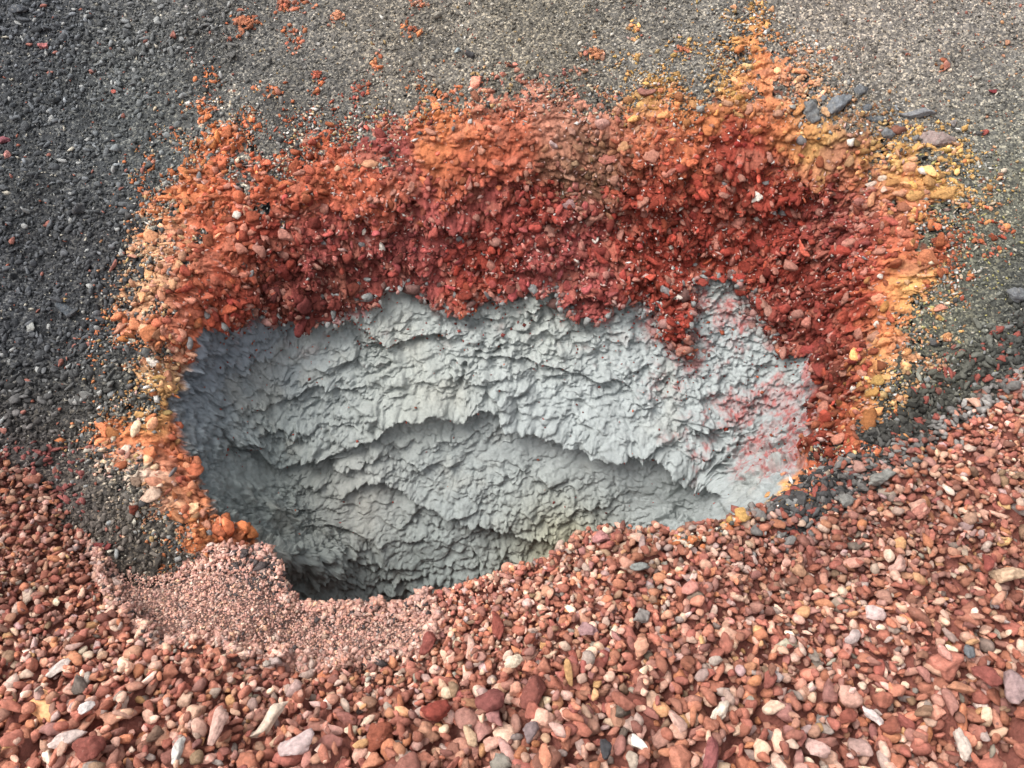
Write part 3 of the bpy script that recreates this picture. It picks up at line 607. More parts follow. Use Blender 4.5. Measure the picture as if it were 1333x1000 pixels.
HERO = [
 (352,936,.062,.26,.22,24,(226,200,174),1,'long S-shaped cream stone with a fibrous surface, low on the left of the bank'),
 (284,946,.050,.50,.40,38,(214,168,150),1,'chunky pale pink stone with deep parallel grooves beside the S-shaped cream stone'),
 (385,972,.046,.75,.55,-30,(206,178,172),0,'large pinkish white block with a grey face, bottom edge, right of the S-shaped stone'),
 (231,975,.030,.42,.34,80,(212,206,196),0,'narrow upright grey white pebble left of the grooved pink stone'),
 (203,957,.036,.58,.5,5,(136,104,84),0,'flat oval olive brown stone left of the narrow grey white pebble'),
 (75,870,.034,.42,.3,28,(226,206,192),0,'flat whitish flake on the far left of the bank'),
 (112,920,.022,.55,.3,20,(228,214,206),0,'small white flake below the whitish flake on the far left'),
 (84,963,.042,.5,.4,25,(224,198,186),1,'jagged pinkish white stone near the bottom left corner'),
 (120,970,.038,.85,.75,10,(150,78,64),0,'rounded brick red stone right of the jagged pinkish white stone'),
 (650,818,.046,.62,.6,70,(156,76,60),1,'large pointed brick red stone in the middle of the bank below the pit'),
 (560,835,.040,.8,.7,60,(150,76,64),0,'large maroon stone just right of the pale grit patch'),
 (612,843,.034,.45,.4,75,(216,168,146),1,'upright pale pink stone left of the large pointed red stone'),
 (672,862,.040,.5,.35,20,(232,208,176),1,'jagged cream white stone under the large pointed red stone'),
 (636,915,.034,.95,.8,0,(142,76,68),0,'round dark red porous stone in the middle of the bank'),
 (694,900,.040,.9,.7,30,(146,80,66),0,'blocky brown red stone beside the round porous stone'),
 (838,802,.032,.8,.6,75,(152,142,134),1,'grey white stone with a rusty foot on the crest side right of the middle'),
 (833,737,.026,.5,.35,-4,(138,140,134),0,'flat grey green pebble near the crest of the bank'),
 (765,820,.034,.6,.5,-25,(176,132,130),0,'smooth mauve pink egg shaped stone right of the middle'),
 (494,958,.056,.6,.55,5,(158,82,54),0,'widest rust brown stone at the bottom edge, left of the middle'),
 (565,925,.046,.65,.55,-15,(150,62,46),1,'deep red lump with an ochre underside, low in the middle'),
 (692,948,.028,.85,.5,20,(140,118,116),0,'flat grey mauve chip low in the middle of the bank'),
 (832,967,.032,.38,.3,-55,(240,232,216),0,'bright white elongated stone standing out at the bottom edge'),
 (938,928,.038,.6,.5,40,(232,210,186),1,'cream coloured stone with a dark grey end, low on the right of centre'),
 (925,980,.046,.42,.35,60,(158,86,82),1,'long streaky crimson stone at the bottom edge right of centre'),
 (788,975,.024,.8,.6,60,(76,74,76),0,'small charcoal coloured pebble at the bottom edge'),
 (1112,828,.024,.85,.4,0,(196,172,164),0,'flat round greyish pink pebble in the middle of the right bank'),
 (1140,798,.032,.6,.5,-20,(212,180,172),1,'pale lilac and white rough stone on the right of the bank'),
 (1170,738,.040,.6,.4,12,(206,156,138),1,'large pale topped red stone high on the right of the bank'),
 (1288,735,.034,.55,.5,50,(150,70,58),0,'tall blocky red stone near the right edge'),
 (1100,932,.030,.95,.85,0,(160,84,64),0,'round orange red stone on the lower right'),
 (1163,948,.030,.9,.85,10,(152,84,62),0,'smooth round rust brown stone on the lower right'),
 (1138,935,.034,.45,.4,-60,(228,206,198),0,'tilted pinkish white stone between the two round stones on the lower right'),
 (1285,878,.046,.5,.45,-50,(150,78,66),0,'long brick red stone near the right edge, low on the bank'),
 (1320,890,.056,.8,.6,70,(172,140,136),1,'large greyish pink boulder cut by the right edge of the picture'),
 (1255,975,.040,.6,.55,60,(222,200,182),0,'blocky cream stone near the bottom right corner'),
 (1065,975,.040,.7,.5,-25,(222,176,162),0,'pale pink angular stone at the bottom edge, right of the crimson one'),
 (1312,748,.046,.6,.5,-10,(214,176,138),1,'buff stone with a dark hole near the right edge'),
 (1262,848,.024,.8,.6,60,(116,118,120),0,'grey pebble with a pale tip near the right edge'),
 (930,862,.024,.8,.55,10,(188,168,152),0,'round grey beige pebble right of the middle of the bank'),
 (1196,660,.034,.7,.5,10,(204,150,126),0,'peach coloured angular stone high on the right of the bank'),
 (1200,665,.030,.6,.5,10,(190,120,100),0,'salmon stone touching the peach stone high on the right'),
 (780,700,.028,.6,.5,5,(196,130,124),0,'pink stone topping the crest of the bank at the front lip of the pit'),
]
for k, (x_, y_, L_, wr, tr, hd, c3, fib, lab) in enumerate(HERO):
    p_ = bank_point(x_, y_); V, Fc = bent(900 + k, 1.0 if 'S-shaped' in lab else .25, (1, max(wr, .3), tr), fib)
    me = mesh_np('scoria_stone', V, Fc, M_STONE_O); a = R_(hd)
    Rm = np.array(Matrix.Rotation(a, 3, 'Z') @ Matrix.Rotation(R_(18), 3, 'X'))
    dz = hm_at(p_[0], p_[1]) + L_ * tr * .35
    p_ = on_level(np.array(x_), np.array(y_), dz)
    o = single('scoria_stone', me, Rm, (L_, L_, L_), p_, lin(*c3) * .82)
    tag(o, lab, 'stone', 'scoria stones on the red gravel bank')

# ------------------------------------------------------------------ things on the hillside
NV = P.reshape(-1, 3); NN = NF.reshape(-1, 3); ZX = PX.reshape(-1); ZY = PY.reshape(-1); CS = c_sd.reshape(-1); GSD = g_sd.reshape(-1); ZD = PD.reshape(-1)
AREA = (np.linalg.norm(gs, axis=-1) * np.linalg.norm(gt, axis=-1)).reshape(-1); CVV = CRC.reshape(-1, 3); BVV = BC.reshape(-1, 3)
bz, _ = bank_z(NV[:, 0], NV[:, 1]); free = NV[:, 2] > bz - .01
inview = (ZX > -120) & (ZX < 1450) & (ZY > -80) & (ZY < 760) & free
def pick(wt, n):
    wt = wt * AREA * inview; wt = wt / wt.sum(); return np.searchsorted(np.cumsum(wt), rng.random(n)).clip(0, len(wt) - 1)

# crust lumps
S1 = S.reshape(-1); A1 = ARC.reshape(-1)
dens = np.where(GSD < -3, 1, 0) * (sstep(-4, 20, CS) * (.35 + .65 * sstep(-.25, .25, fbm(S1 * 7, A1 * 7, 870, 3))))
halo = np.exp(-(np.clip(-CS, 0, None) / 26.) ** 2) * (CS < 0) * (GSD < -3) * sstep(0, .35, fbm(S1 * 11, A1 * 11, 880, 3, .6)) * (ZY < 640)
ROCKY = [(320,32,22,18),(378,8,30,12),(385,50,14,20),(435,22,14,14),(412,105,12,24),(350,118,26,14),(338,160,30,16),(490,85,12,16),(535,38,14,12),(545,8,20,10),(780,65,22,22),(825,40,8,14),(830,75,16,8),(885,65,22,14),(905,10,5,20),(815,95,12,10),(1230,88,12,10),(1275,265,20,26),(1290,300,40,14),(1300,330,30,12),(1235,440,20,10),(1190,490,20,20),(470,120,18,18),(760,92,24,8),(660,98,36,12),(270,110,16,12),(60,62,6,5)]
for (x, y, a, b2) in ROCKY[:-1]:
    halo = np.maximum(halo, 1.1 * np.exp(-((ZX - x) ** 2 / a ** 2 + (ZY - y) ** 2 / b2 ** 2)) * (sstep(-.4, .2, fbm(S1 * 22, A1 * 22, 890, 3))))
NL = 6000
v1 = pick(dens * (1 + 1.2 * (ZX < 420) + 1.0 * (ZX > 1110)), NL); v2 = pick(np.where(halo > .25, halo, 0), 1300)
v = np.concatenate([v1, v2]); n_ = len(v)
lsz = np.minimum(np.concatenate([.0130 * np.exp(rng.normal(0, .42, NL)), .008 * np.exp(rng.normal(0, .38, 1300))]), .027)
lpx, lpy = ZX[v], ZY[v]
lc = cmap(lpx + rng.normal(0, 20, n_), lpy + rng.normal(0, 20, n_), CP, 22)
lc = lc * np.exp(rng.normal(.04, .34, (n_, 1))) * np.exp(rng.normal(0, .06, (n_, 3)))
pp = rng.random(n_) < .20; lc[pp] = lc[pp] * .6 + .4 * lin(214, 158, 134)
ww = rng.random(n_) < .008; lc[ww] = lin(214, 200, 184)
gg = rng.random(n_) < .008; lc[gg] = lin(128, 122, 120)
lrot = rot_lying(NN[v] * .8 + np.array([0, -.15, .4]), .5)
lscl = lsz[:, None] * np.stack([rng.uniform(1, 1.5, n_), rng.uniform(.8, 1.2, n_), rng.uniform(.7, 1.1, n_)], -1)
lpos = NV[v] + NN[v] * (lsz * .2)[:, None]
lapp = lsz / ZD[v]; vis = (lpx > 0) & (lpx < 1333) & (lpy > 0) & (NN[v] @ -FW > .1)
ordr = np.argsort(-np.where(vis, lapp, 0)); lb = ordr[:300]; il = np.zeros(n_, bool); il[lb] = True
pl = rng.integers(0, len(L3), n_)
L2 = [rock(2, 450 + i, p=7, asp=[(1, .85, .6), (1, .7, .55), (1, .95, .7)][i % 3], rough=.09, knob=2) for i in range(20)]
for i in lb:
    single('lump', ME_LUMP[pl[i]], lrot[i], lscl[i], lpos[i], lc[i], crust_band)
lsmall = lsz < np.sort(lsz)[-4000]
m = (~il) & ~lsmall; o = join('lump_mass', L2, rng.integers(0, len(L2), m.sum()), lrot[m], lscl[m], lpos[m], lc[m], M_LUMP, crust_band); o['kind'] = 'stuff'
m = (~il) & lsmall; o = join('crumb_mass', P1, rng.integers(0, len(P1), m.sum()), lrot[m], lscl[m] * 1.1, lpos[m], lc[m], M_LUMP, crust_band); o['kind'] = 'stuff'

# flakes and white salt needles sprinkled on the crust
nf = 12000
v = pick(dens * (1 + 1.2 * (ZY < 400)) + .8 * halo + np.where(GSD < -3, 1, 0) * np.exp(-(CS / 18.) ** 2) * 1.2 * (ZX < 420), nf)
fs = .0038 * np.exp(rng.normal(0, .4, nf)); fc = cmap(ZX[v], ZY[v], CP, 26) * np.exp(rng.normal(.1, .3, (nf, 1)))
q = rng.random(nf); edge = (np.abs(CS[v]) < 24)
fc[q < .30] = lin(212, 166, 152); fc[(q > .30) & (q < .37)] = lin(222, 214, 204); fc[edge & (q > .5)] = lin(214, 196, 160); fc[edge & (q > .78)] = lin(96, 94, 90)
o = join('crust_grit', PO, rng.integers(0, len(PO), nf), rot_lying(NN[v], .6), fs[:, None] * np.stack([rng.uniform(1, 1.9, nf), rng.uniform(.6, 1, nf), rng.uniform(.6, 1, nf)], -1), NV[v] + NN[v] * (fs * .4)[:, None], fc, M_LUMP, crust_band); o['kind'] = 'stuff'

# red crumbs fallen from the band on to the grey ledges
fw = (GSD > 0) * np.exp(-np.clip(GSD, 0, None) / 30.) * (ZY < 600) * (ZX > 280) + .02 * (GSD > 0) * (ZY < 700)
n8 = 1300; v = pick(fw, n8); s8 = .0034 * np.exp(rng.normal(0, .4, n8)); k8 = np.array([RED, DRED, CRIM, ORR])[rng.integers(0, 4, n8)] * np.exp(rng.normal(0, .25, (n8, 1)))
o = join('fallen_crumbs', PO, rng.integers(0, len(PO), n8), rot_lying(NN[v], .6), s8[:, None] * rng.uniform(.8, 1.4, (n8, 3)), NV[v] + NN[v] * (s8 * .4)[:, None], k8, M_LUMP, crust_band); o['kind'] = 'stuff'
# grey and brown lumps along the foot of the red band
fw = np.exp(-((GSD - 1) / 13.) ** 2) * (ZY < 470) * (ZX > 290) * (ZX < 1010)
n6 = 1500; v = pick(fw, n6); ss = .0092 * np.exp(rng.normal(0, .4, n6)); q = rng.random(n6)
kc = np.where((q < .55)[:, None], lin(146, 146, 142), np.where((q < .8)[:, None], lin(120, 84, 76), lin(170, 120, 110))) * np.exp(rng.normal(0, .15, (n6, 1)))
o = join('foot_lumps', P1, rng.integers(0, len(P1), n6), rot_lying(NN[v] + np.array([0, 0, .4]), .5), ss[:, None] * rng.uniform(.8, 1.3, (n6, 3)), NV[v] + NN[v] * (ss * .2)[:, None], kc, M_LUMP, crust_band); o['kind'] = 'stuff'

# tan, ochre, white and grey grit that blurs the outer edge of the crust into the cinders
fw = np.exp(-((CS + 8) / 26.) ** 2) * (GSD < -10) * sstep(-.35, .25, fbm(S1 * 18, A1 * 18, 960, 3))
n9 = 11000; v = pick(fw, n9); s9 = .0042 * np.exp(rng.normal(0, .38, n9)); base9 = cmap(ZX[v] + rng.normal(0, 16, n9), ZY[v] + rng.normal(0, 16, n9), CP, 24)
k9 = np.array([lin(150, 148, 142), lin(206, 184, 150), lin(196, 158, 96), lin(94, 92, 90), lin(214, 208, 198)])[rng.choice(5, n9, p=[.28, .22, .16, .22, .12])]
k9 = np.where((rng.random(n9) < .45)[:, None], base9, k9) * np.exp(rng.normal(0, .2, (n9, 1)))
o = join('edge_grit', PO, rng.integers(0, len(PO), n9), rot_lying(NN[v], .6), s9[:, None] * rng.uniform(.7, 1.4, (n9, 3)), NV[v] + NN[v] * (s9 * .4)[:, None], k9, M_LUMP, crust_band); o['kind'] = 'stuff'

# black cinders on the left slope and along the right shoulder
CIS = np.where((CS < -4) & (GSD < -4), 1., 0)
shoulder = np.exp(-((ZY - (640 - (ZX - 1060) * .78)) / 38.) ** 2) * (ZX > 1010)
leftw = sstep(330, 140, ZX + .25 * (ZY - 200)) 
leftw = np.maximum(leftw, sstep(250, 150, ZX) * (ZY > 480))
lw2 = leftw * (.25 + .75 * sstep(-.2, .25, fbm(S1 * 6, A1 * 6, 910, 3)))
nc1 = 9500
v = pick(CIS * np.clip(.07 + lw2 + 2.2 * shoulder + .28 * sstep(940, 1100, ZX) * (ZY < 360) * sstep(-.2, .3, fbm(S1 * 9, A1 * 9, 915, 3)), 0, 2), nc1)
ss = .0078 * np.exp(rng.normal(0, .42, nc1)) * (1 + .35 * shoulder[v]) * (1 - .35 * (leftw[v] < .2) * (shoulder[v] < .1))
ss = np.minimum(ss, .019)
dc = cmap(ZX[v], ZY[v], CN, 60) * 1.5 * np.array([1.0, 1.0, 1.02]) * np.exp(rng.normal(0, .38, (nc1, 1)))
q = rng.random(nc1); dc[q < .05] = lin(150, 150, 146); dc[(q > .05) & (q < .075)] = lin(150, 92, 78)
dc *= (1 - .38 * np.clip(shoulder[v] * 1.5, 0, 1))[:, None]; rsh = (shoulder[v] > .2) & (q > .86); dc[rsh] = lin(136, 66, 54)
tr = (ZX[v] > 940) & (ZY[v] < 360) & (shoulder[v] < .1); ss[tr] *= .8
for lo, hi, c3 in ((0, .22, (168, 116, 84)), (.22, .38, (190, 170, 146)), (.38, .5, (140, 84, 70)), (.5, .62, (186, 132, 84))):
    mm_ = tr & (q > lo) & (q < hi); dc[mm_] = lin(*c3) * np.exp(rng.normal(0, .2, (mm_.sum(), 1)))
llow = (ZX[v] < 110) & (ZY[v] > 575) & (q > .45); dc[llow] = lin(132, 70, 64) * np.exp(rng.normal(0, .25, (llow.sum(), 1)))
crot = rot_lying(NN[v], .5); cscl = ss[:, None] * np.stack([rng.uniform(1, 1.4, nc1), rng.uniform(.8, 1.2, nc1), rng.uniform(.8, 1.2, nc1)], -1); cpos = NV[v] + NN[v] * (ss * .3)[:, None]
vis = (ZX[v] > 0) & (ZX[v] < 1333) & (ZY[v] > 0); ordr = np.argsort(-np.where(vis, ss / ZD[v], 0)); cbig = ordr[:260]; ic = np.zeros(nc1, bool); ic[cbig] = True
for i in cbig:
    X_, Y_ = ZX[v[i]], ZY[v[i]]
    o = single('cinder_stone', ME_DARK[rng.integers(0, 24)], crot[i], cscl[i], cpos[i], dc[i])
    lum = dc[i].mean(); cn = 'reddish' if dc[i][0] > 1.6 * dc[i][2] else 'pale grey' if lum > .15 else 'dark grey' if lum > .05 else 'black'
    AUTO.append((o, f'{cn} cinder stone', X_, Y_, ss[i], 'c'))
    tag(o, None, 'stone', 'loose cinder stones on the dark slope')
dapp = ss / ZD[v]; m = (~ic) & (dapp <= np.sort(dapp)[-2600]); o = join('cinder_chips', P1, rng.integers(0, len(P1), m.sum()), crot[m], cscl[m], cpos[m], dc[m], M_DARK)
tag(o, 'small dark cinder chips strewn over the slope around the pit', 'rubble', kind='stuff')
m = (~ic) & ~m; o = join('cinder_rubble', P2, rng.integers(0, len(P2), m.sum()), crot[m], cscl[m], cpos[m], dc[m], M_DARK)
tag(o, 'loose dark cinder rubble strewn over the slope left and right of the pit', 'rubble', kind='stuff')
# sand and grit of the slope
nq = 34000
grain_w = CIS * (.5 + .5 * sstep(-.3, .3, fbm(S1 * 5, A1 * 5, 930, 3)))
v = pick(grain_w, nq); ss = .0031 * np.exp(rng.normal(0, .42, nq)); dc = cmap(ZX[v], ZY[v], CN, 60) * np.exp(rng.normal(.15, .4, (nq, 1)))
q = rng.random(nq); rt = ZX[v] > 330
dc[(q < .06)] = lin(176, 168, 150); dc[(q > .06) & (q < .11) & rt] = lin(160, 132, 84); dc[(q > .11) & (q < .14) & rt] = lin(206, 200, 188)
ye = (ZX[v] > 1150) & (ZY[v] > 200) & (q > .84); dc[ye] = lin(170, 158, 84)
rd = (q > .8) & (q < .83); dc[rd] = lin(150, 84, 64)
o = join('slope_grit', PO, rng.integers(0, len(PO), nq), rot_lying(NN[v], .6), ss[:, None] * np.stack([rng.uniform(1, 1.6, nq), rng.uniform(.7, 1.1, nq), rng.uniform(.7, 1, nq)], -1), NV[v] + NN[v] * (ss * .35)[:, None], dc, M_DARK)
tag(o, 'coarse dark sand and grit with pale and ochre grains covering the slope', 'grit', kind='stuff')

# ---- single things on the slope, placed on the nearest surface point
def nearest(x_, y_):
    d = (ZX - x_) ** 2 + (ZY - y_) ** 2 + np.where(inview, 0, 1e9); return int(np.argmin(d))
def lie(name, x_, y_, dims, hd, c3, mat, seed, lab, cat, group=None, knob=3, bend=0., sub_=4, sink=.25, p=7, tilt=0.):
    i = nearest(x_, y_); n = (NN[i] * .5 + N * .5); n = n / np.linalg.norm(n); base_ = NV[i]
    if 'crest' in (lab or '') or 'rough boulder' in (lab or ''): base_ = bank_point(x_, y_); n = np.array([0, -.2, .98])
    V, Fc = rock(sub_, seed, p=p, planes=16, asp=(1, 1, 1), rough=.07, knob=knob); V = V.copy() * np.array(dims)
    V[:, 1] += bend * dims[0] * np.sin(V[:, 0] / dims[0] * 2.4)
    V[:, 2] += .25 * dims[2] * np.sin(V[:, 0] / dims[0] * 4 + seed)
    if sub_ == 4: V *= (1 + .07 * fbm3(V * 130 + seed, 3, 3, .6) + .045 * np.sin(V[:, 0] * 260 + 3 * np.sin(V[:, 1] * 90 + seed)))[:, None]
    x = np.array([math.cos(R_(hd)), math.sin(R_(hd)) * U[1], math.sin(R_(hd)) * U[2]]); y = np.cross(n, x); y /= np.linalg.norm(y); x = np.cross(y, n)
    Rm = np.stack([x, y, n], -1)
    o = single(name, mesh_np(name, V, Fc, mat), Rm, (1, 1, 1), base_ + n * dims[2] * (1 - sink) * .6, lin(*c3) * .92)
    if lab: tag(o, lab, cat, group)
    return o
lie('lava_fragment', 1088, 137, (.068, .030, .028), 24, (122, 126, 130), M_LAVA_O, 1001, 'bluish grey ropy lava tongue curling over the top right brow of the crust', 'rock', bend=.14, knob=1, sink=.75)
lie('lava_fragment', 1122, 120, (.036, .024, .022), 35, (104, 106, 108), M_LAVA_O, 1002, 'short dark lava knob at the upper end of the ropy tongue', 'rock', knob=2, sink=.75)
lie('lava_fragment', 1055, 150, (.042, .036, .030), -30, (118, 119, 119), M_LAVA_O, 1003, 'dark grey wrinkled lava lump at the lower left end of the ropy tongue', 'rock', knob=4, sink=.75)
lie('lava_fragment', 1140, 156, (.056, .036, .024), -5, (84, 88, 92), M_LAVA_O, 1004, 'black rough lava plate under the ropy tongue', 'rock', knob=5, sink=.75)
lie('lava_fragment', 1190, 150, (.066, .028, .024), -6, (128, 128, 130), M_LAVA_O, 1005, 'long grey lava strip with a reddish hollow right of the ropy tongue', 'rock', bend=.1, knob=2, sink=.75)
lie('lava_fragment', 1215, 184, (.084, .036, .020), 10, (158, 134, 126), M_LAVA_O, 1006, 'flat pinkish grey slab tapering to the right at the outer edge of the crust', 'rock', knob=2, sink=.75)
lie('lava_fragment', 1152, 176, (.040, .032, .026), 20, (116, 118, 120), M_LAVA_O, 1007, 'grey crumbly lava lump between black plate and pinkish slab', 'rock', knob=5, sink=.75)
for k, (x_, y_, a, c3, lab) in enumerate([(1070,128,.020,(120,124,128),'small grey chip above the wrinkled lava lump'),(1105,150,.018,(150,130,110),'tan grey chip in the crook of the ropy tongue'),(1128,140,.022,(92,96,102),'dark chip between the lava knob and the black plate'),(1165,140,.016,(150,152,154),'pale grey chip above the left end of the lava strip'),(1172,165,.026,(104,104,106),'dark grey rough chip below the left end of the lava strip'),(1160,188,.020,(160,150,140),'pale chip below the crumbly lava lump'),(1240,160,.016,(140,130,124),'small chip off the right end of the lava strip'),(1190,182,.022,(120,118,116),'grey chip at the blunt end of the pinkish slab'),(1032,140,.020,(160,156,148),'pale grey chip left of the wrinkled lava lump'),(1015,128,.016,(190,184,172),'whitish chip farthest left of the lava pieces'),(1085,104,.016,(120,118,112),'lone grey chip above the ropy tongue')]):
    lie('lava_chip', x_, y_, (a, a * .7, a * .6), rng.uniform(-60, 60), c3, M_LAVA_O, 1300 + k, lab, 'rock', 'lava pieces on the top right brow', knob=4, sub_=3, sink=.75)
lie('cinder_boulder', 1318, 388, (.050, .036, .030), -20, (112, 114, 116), M_LAVA_O, 1008, 'rounded grey boulder at the right edge beside the yellowish grit', 'rock')
lie('cinder_boulder', 1140, 628, (.058, .030, .026), 30, (138, 136, 128), M_LAVA_O, 1009, 'grey rough boulder lying across the crest of the right bank', 'rock')
lie('cinder_boulder', 1100, 655, (.032, .024, .02), 30, (126, 124, 118), M_LAVA_O, 1010, 'dark grey cinder lump left of the grey rough boulder', 'rock')
lie('cinder_boulder', 88, 404, (.040, .026, .024), -30, (78, 84, 90), M_LAVA_O, 1011, 'bluish black cinder lump standing out on the left slope', 'rock')
lie('cinder_boulder', 40, 428, (.034, .016, .012), -40, (150, 150, 144), M_LAVA_O, 1012, 'pale grey sliver of rock on the left slope', 'rock')
lie('cinder_boulder', 30, 15, (.045, .03, .024), 10, (84, 88, 94), M_LAVA_O, 1013, 'bluish grey cinder boulder in the top left corner', 'rock')
lie('cinder_boulder', 105, 275, (.03, .024, .022), 10, (84, 84, 86), M_LAVA_O, 1014, 'dark rounded cinder lump halfway down the left slope', 'rock')
lie('red_stone', 58, 62, (.026, .018, .015), 0, (188, 108, 104), M_LUMP_O, 1015, 'lone pink stone on the black cinders near the top left corner', 'stone')
lie('red_stone', 121, 92, (.020, .011, .010), 5, (196, 134, 122), M_LUMP_O, 1016, 'small pale pink stone right of and below the lone pink stone', 'stone')
lie('red_stone', 151, 122, (.016, .010, .009), 0, (190, 92, 76), M_LUMP_O, 1017, 'small salmon red stone, lowest of the three in a row on the left slope', 'stone')
lie('red_stone', 6, 186, (.028, .02, .018), 0, (150, 84, 92), M_LUMP_O, 1018, 'crimson stone at the left edge above the pink one', 'stone')
lie('red_stone', 12, 204, (.024, .015, .014), -20, (206, 136, 124), M_LUMP_O, 1019, 'pink stone at the left edge touching the crimson one', 'stone')
lie('red_stone', 175, 668, (.028, .024, .022), 60, (140, 66, 46), M_LUMP_O, 1020, 'rusty brown lump at the foot of the left slope beside the crust', 'stone')
lie('red_stone', 136, 712, (.034, .012, .014), 0, (128, 54, 50), M_LUMP_O, 1021, 'dark red elongated stone on the upper left edge of the gravel', 'stone')
lie('red_stone', 1216, 177, (.012, .01, .01), 0, (150, 60, 60), M_LUMP_O, 1022, 'tiny crimson stone above the pinkish slab', 'stone')
lie('red_stone', 1292, 120, (.020, .011, .01), 0, (132, 48, 52), M_LUMP_O, 1023, 'dark crimson stone near the top right edge of the slope', 'stone')
lie('red_stone', 1280, 174, (.018, .015, .012), 0, (158, 74, 62), M_LUMP_O, 1024, 'reddish stone with a dark side on the right slope', 'stone')
lie('red_stone', 1232, 88, (.024, .018, .016), 0, (180, 112, 90), M_LUMP_O, 1025, 'brownish orange stone near the top right of the slope', 'stone')
lie('red_stone', 243, 10, (.007, .007, .007), 0, (214, 206, 200), M_LUMP_O, 1026, 'small white pebble at the top edge above the left slope', 'stone', sub_=3)
lie('pale_stone', 597, 66, (.018, .010, .011), 30, (150, 162, 164), M_DARK_O, 1027, 'small pale blue stone on the dark grit above the crust', 'stone')
lie('pale_stone', 612, 74, (.022, .012, .012), -30, (70, 68, 68), M_DARK_O, 1028, 'black cinder beside the small pale blue stone', 'stone')
# crumbly orange and cream rim where the crust meets the gravel
RL = np.array([(1095,592),(1060,604),(1035,620),(1010,645),(975,668),(945,686),(912,700),(880,704)], float); n7 = 260
tq = rng.random(n7) * (len(RL) - 1); i7 = tq.astype(int); f7 = (tq - i7)[:, None]; q7 = RL[i7] * (1 - f7) + RL[np.minimum(i7 + 1, len(RL) - 1)] * f7 + rng.normal(0, 4.5, (n7, 2))
b7 = np.array([bank_point(a_, c_) for a_, c_ in q7]); s7 = .0085 * np.exp(rng.normal(0, .4, n7)); k7 = np.array([ORG, CREAM, YEL, PEACH, lin(108, 106, 98)])[rng.choice(5, n7, p=[.34, .2, .16, .18, .12])] * np.exp(rng.normal(0, .2, (n7, 1)))
o = join('rim_lumps', L2, rng.integers(0, len(L2), n7), rot_lying(np.tile([0, 0, 1.], (n7, 1)), .5), s7[:, None] * rng.uniform(.8, 1.3, (n7, 3)), b7 + np.array([0, 0, .004]), k7, M_LUMP, crust_band); o['kind'] = 'stuff'
# clods of crust that stand clear of the band
CL = [(320,32,.052,.040,(176,104,66),'largest orange brown crust clod high on the slope above the left of the pit'),(372,6,.06,.026,(168,98,70),'elongated reddish clod at the top edge'),(440,22,.026,.026,(190,122,84),'peach coloured clod right of the elongated reddish clod'),
      (545,6,.045,.018,(176,120,92),'flat pinkish clod at the top edge, left of the middle'),(536,38,.034,.016,(176,96,62),'small ragged orange clod under the flat pinkish one'),(487,84,.016,.034,(204,128,74),'upright orange clod on the grit left of the pale blue stone'),(412,100,.022,.038,(176,86,58),'narrow red clod standing above the left brow'),
      (775,70,.034,.028,(184,116,72),'loose ochre clod on the grit above the middle of the band'),(826,40,.010,.02,(206,150,70),'small yellow clod above the middle of the band'),(887,66,.034,.022,(184,104,66),'orange clod between the yellow clod and the yellow ridge')]
for k, (x_, y_, a, b2, c3, lab) in enumerate(CL):
    i = nearest(x_, y_); n = (NN[i] * .3 + N * .7); n /= np.linalg.norm(n); m_c = 34
    th = rng.uniform(0, 6.28, m_c); rr_ = np.sqrt(rng.random(m_c)) * (.75 + .25 * np.sin(th * 3 + k)); lx = rr_ * np.cos(th) * a * .85; ly = rr_ * np.sin(th) * b2 * .85
    sz_ = min(a, b2) * rng.uniform(.18, .42, m_c); hh = (1 - rr_ ** 2) * min(a, b2) * .3
    loc = lx[:, None] * np.array([1., 0, 0]) + ly[:, None] * U + hh[:, None] * n
    o = join('crust_clod', L3[:12], rng.integers(0, 12, m_c), rot_lying(np.tile(n, (m_c, 1)), .5), sz_[:, None] * np.array([1.2, 1, .8]), loc, lin(*c3) * np.exp(rng.normal(0, .16, (m_c, 1))), M_LUMP)
    o.location = Vector(NV[i].tolist()); tag(o, lab, 'clod', 'clods of crust lying on the slope above the pit')
# bigger plates and knobs that are part of the crust
CK = [(1112,310,.050,.040,(140,66,52)),(1100,280,.040,.026,(172,100,84)),(1118,262,.034,.02,(178,108,92)),(1204,338,.080,.05,(206,118,68)),(1230,250,.070,.034,(208,150,72)),(1190,255,.05,.03,(204,146,72)),(1180,460,.030,.022,(208,138,72)),(1222,402,.036,.016,(210,136,104)),(782,160,.040,.026,(206,148,130)),(718,188,.026,.022,(202,168,160)),(840,120,.05,.03,(156,100,84)),(850,140,.03,.02,(190,130,60)),
      (322,274,.026,.022,(216,150,112)),(438,218,.024,.018,(222,170,128)),(480,216,.04,.022,(214,148,104)),(645,212,.032,.024,(196,116,88)),(500,312,.034,.022,(184,84,62)),(1165,215,.030,.02,(218,164,86)),(1150,232,.022,.014,(214,186,160)),(1135,240,.034,.012,(208,180,158)),(1150,248,.02,.014,(212,176,150)),(902,138,.030,.024,(200,138,76)),(1170,170,.05,.03,(136,84,64)),(970,88,.03,.016,(226,180,110)),
      (990,65,.034,.02,(204,134,60)),(957,10,.024,.02,(210,144,96)),(1000,645,.02,.012,(216,150,80)),(1022,618,.030,.014,(210,136,92)),(236,440,.034,.026,(196,108,80)),(205,492,.028,.014,(212,160,74)),(182,540,.034,.024,(216,160,84)),(232,555,.036,.03,(186,92,54)),(236,625,.04,.03,(176,82,56)),(285,690,.04,.024,(204,108,60)),(320,712,.034,.016,(208,104,60)),(850,480,.018,.03,(172,78,54)),(870,430,.02,.04,(160,60,44)),(740,265,.034,.024,(160,120,116))]
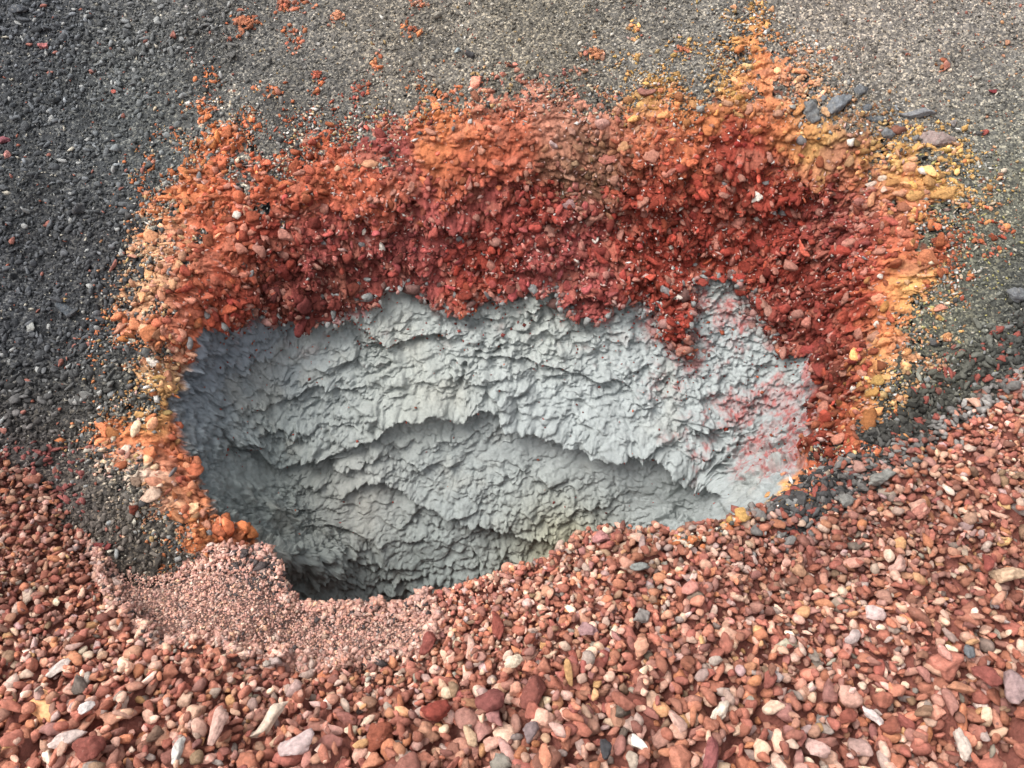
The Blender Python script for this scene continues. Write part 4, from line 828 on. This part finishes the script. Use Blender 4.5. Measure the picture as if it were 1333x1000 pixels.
for k, (x_, y_, a, b2, c3) in enumerate(CK):
    if y_ > 415 and 830 < x_ < 900: continue
    o = lie('lump', x_, y_, (a * .8, b2 * .9, min(a, b2) * .5), rng.uniform(-25, 25), c3, M_LUMP_O, 1200 + k, None, None, knob=6, sub_=3, sink=.6)
    mw = o.matrix_world.copy(); o.parent = crust_band; o.matrix_world = mw

# ---- labels of the loose stones: look, then the landmark they lie beside
GL = {0:'the S-shaped cream stone',1:'the grooved pale pink stone',2:'the pinkish white block',5:'the whitish flake far left',7:'the jagged white stone',8:'the round red stone',9:'the large pointed red stone',10:'the maroon stone beside the pale grit',13:'the round porous stone',15:'the grey stone with rusty foot',16:'the flat grey green pebble',17:'the mauve egg shaped stone',18:'the widest rust brown stone',19:'the lump with ochre underside',21:'the bright white long stone',22:'the cream stone with dark end',23:'the streaky crimson stone',25:'the flat round pinkish pebble',26:'the lilac and white stone',27:'the large pale topped stone',28:'the tall red block',29:'the round orange stone',30:'the round rust brown stone',32:'the long red stone far right',33:'the boulder at the right edge',34:'the cream block bottom right',36:'the buff stone with hole',38:'the grey beige pebble',39:'the peach stone high right',41:'the pink stone on the crest'}
GLM = [(HERO[k][0], HERO[k][1], t) for k, t in GL.items()] + [(30,720,'the dark red left foot'),(230,770,'the fine pink grit'),(480,850,'the pink grit end'),(640,770,'the front lip of the pit'),(1060,680,'the grey boulder on the crest'),(1300,560,'the crest at the right edge')]
CLM = [(58,62,'the lone pink stone'),(121,92,'the pale pink stone'),(151,122,'the salmon red stone'),(8,195,'the crimson left edge stone'),(88,404,'the bluish black lump'),(40,428,'the pale grey sliver'),(30,15,'the top left boulder'),(105,275,'the dark rounded lump'),(175,668,'the rusty brown lump'),(136,712,'the dark red elongated stone'),(50,600,'the maroon left edge stones'),(100,520,'the lower left slope hollow'),(1318,388,'the rounded grey boulder'),(1140,628,'the grey rough boulder'),(1100,655,'the dark grey lump'),(1230,520,'the yellow crust edge'),(1280,450,'the yellowish grit at right'),(1290,120,'the dark crimson stone'),(1218,186,'the pinkish grey slab'),(200,150,'the upper left crust'),(60,330,'the left edge, halfway up')]
OWN = {}
for rec in AUTO:
    o_, look, X_, Y_, z_, kind_ = rec
    lm = min(GLM if kind_ == 'g' else CLM, key=lambda q: (q[0] - X_) ** 2 + (q[1] - Y_) ** 2)
    dx_, dy_ = X_ - lm[0], Y_ - lm[1]; far_ = math.hypot(dx_, dy_); an = math.degrees(math.atan2(dy_, dx_)) % 360
    dr = ['right of', 'lower right of', 'below', 'lower left of', 'left of', 'upper left of', 'above', 'upper right of'][int((an + 22.5) // 45) % 8]
    OWN.setdefault(look + ' ' + ('just ' if far_ < 42 else '') + dr + ' ' + lm[2], []).append(rec)
ORD = ['leftmost', 'second', 'third', 'fourth', 'fifth', 'sixth', 'seventh', 'eighth', 'ninth', 'tenth', 'eleventh', 'twelfth']
for lab, recs in OWN.items():
    recs.sort(key=lambda q: q[2])
    for k, rec in enumerate(recs):
        o_ = rec[0]
        if len(recs) == 1: o_['label'] = lab
        elif len(recs) == 2: o_['label'] = ('left hand ' if k == 0 else 'right hand ') + lab
        elif k == 0: o_['label'] = 'leftmost ' + lab
        elif k == len(recs) - 1: o_['label'] = 'rightmost ' + lab
        elif len(recs) == 3: o_['label'] = 'middle ' + lab
        else: o_['label'] = (ORD[k] if k < 12 else 'farther') + ' from left ' + lab
bpy.context.view_layer.update()
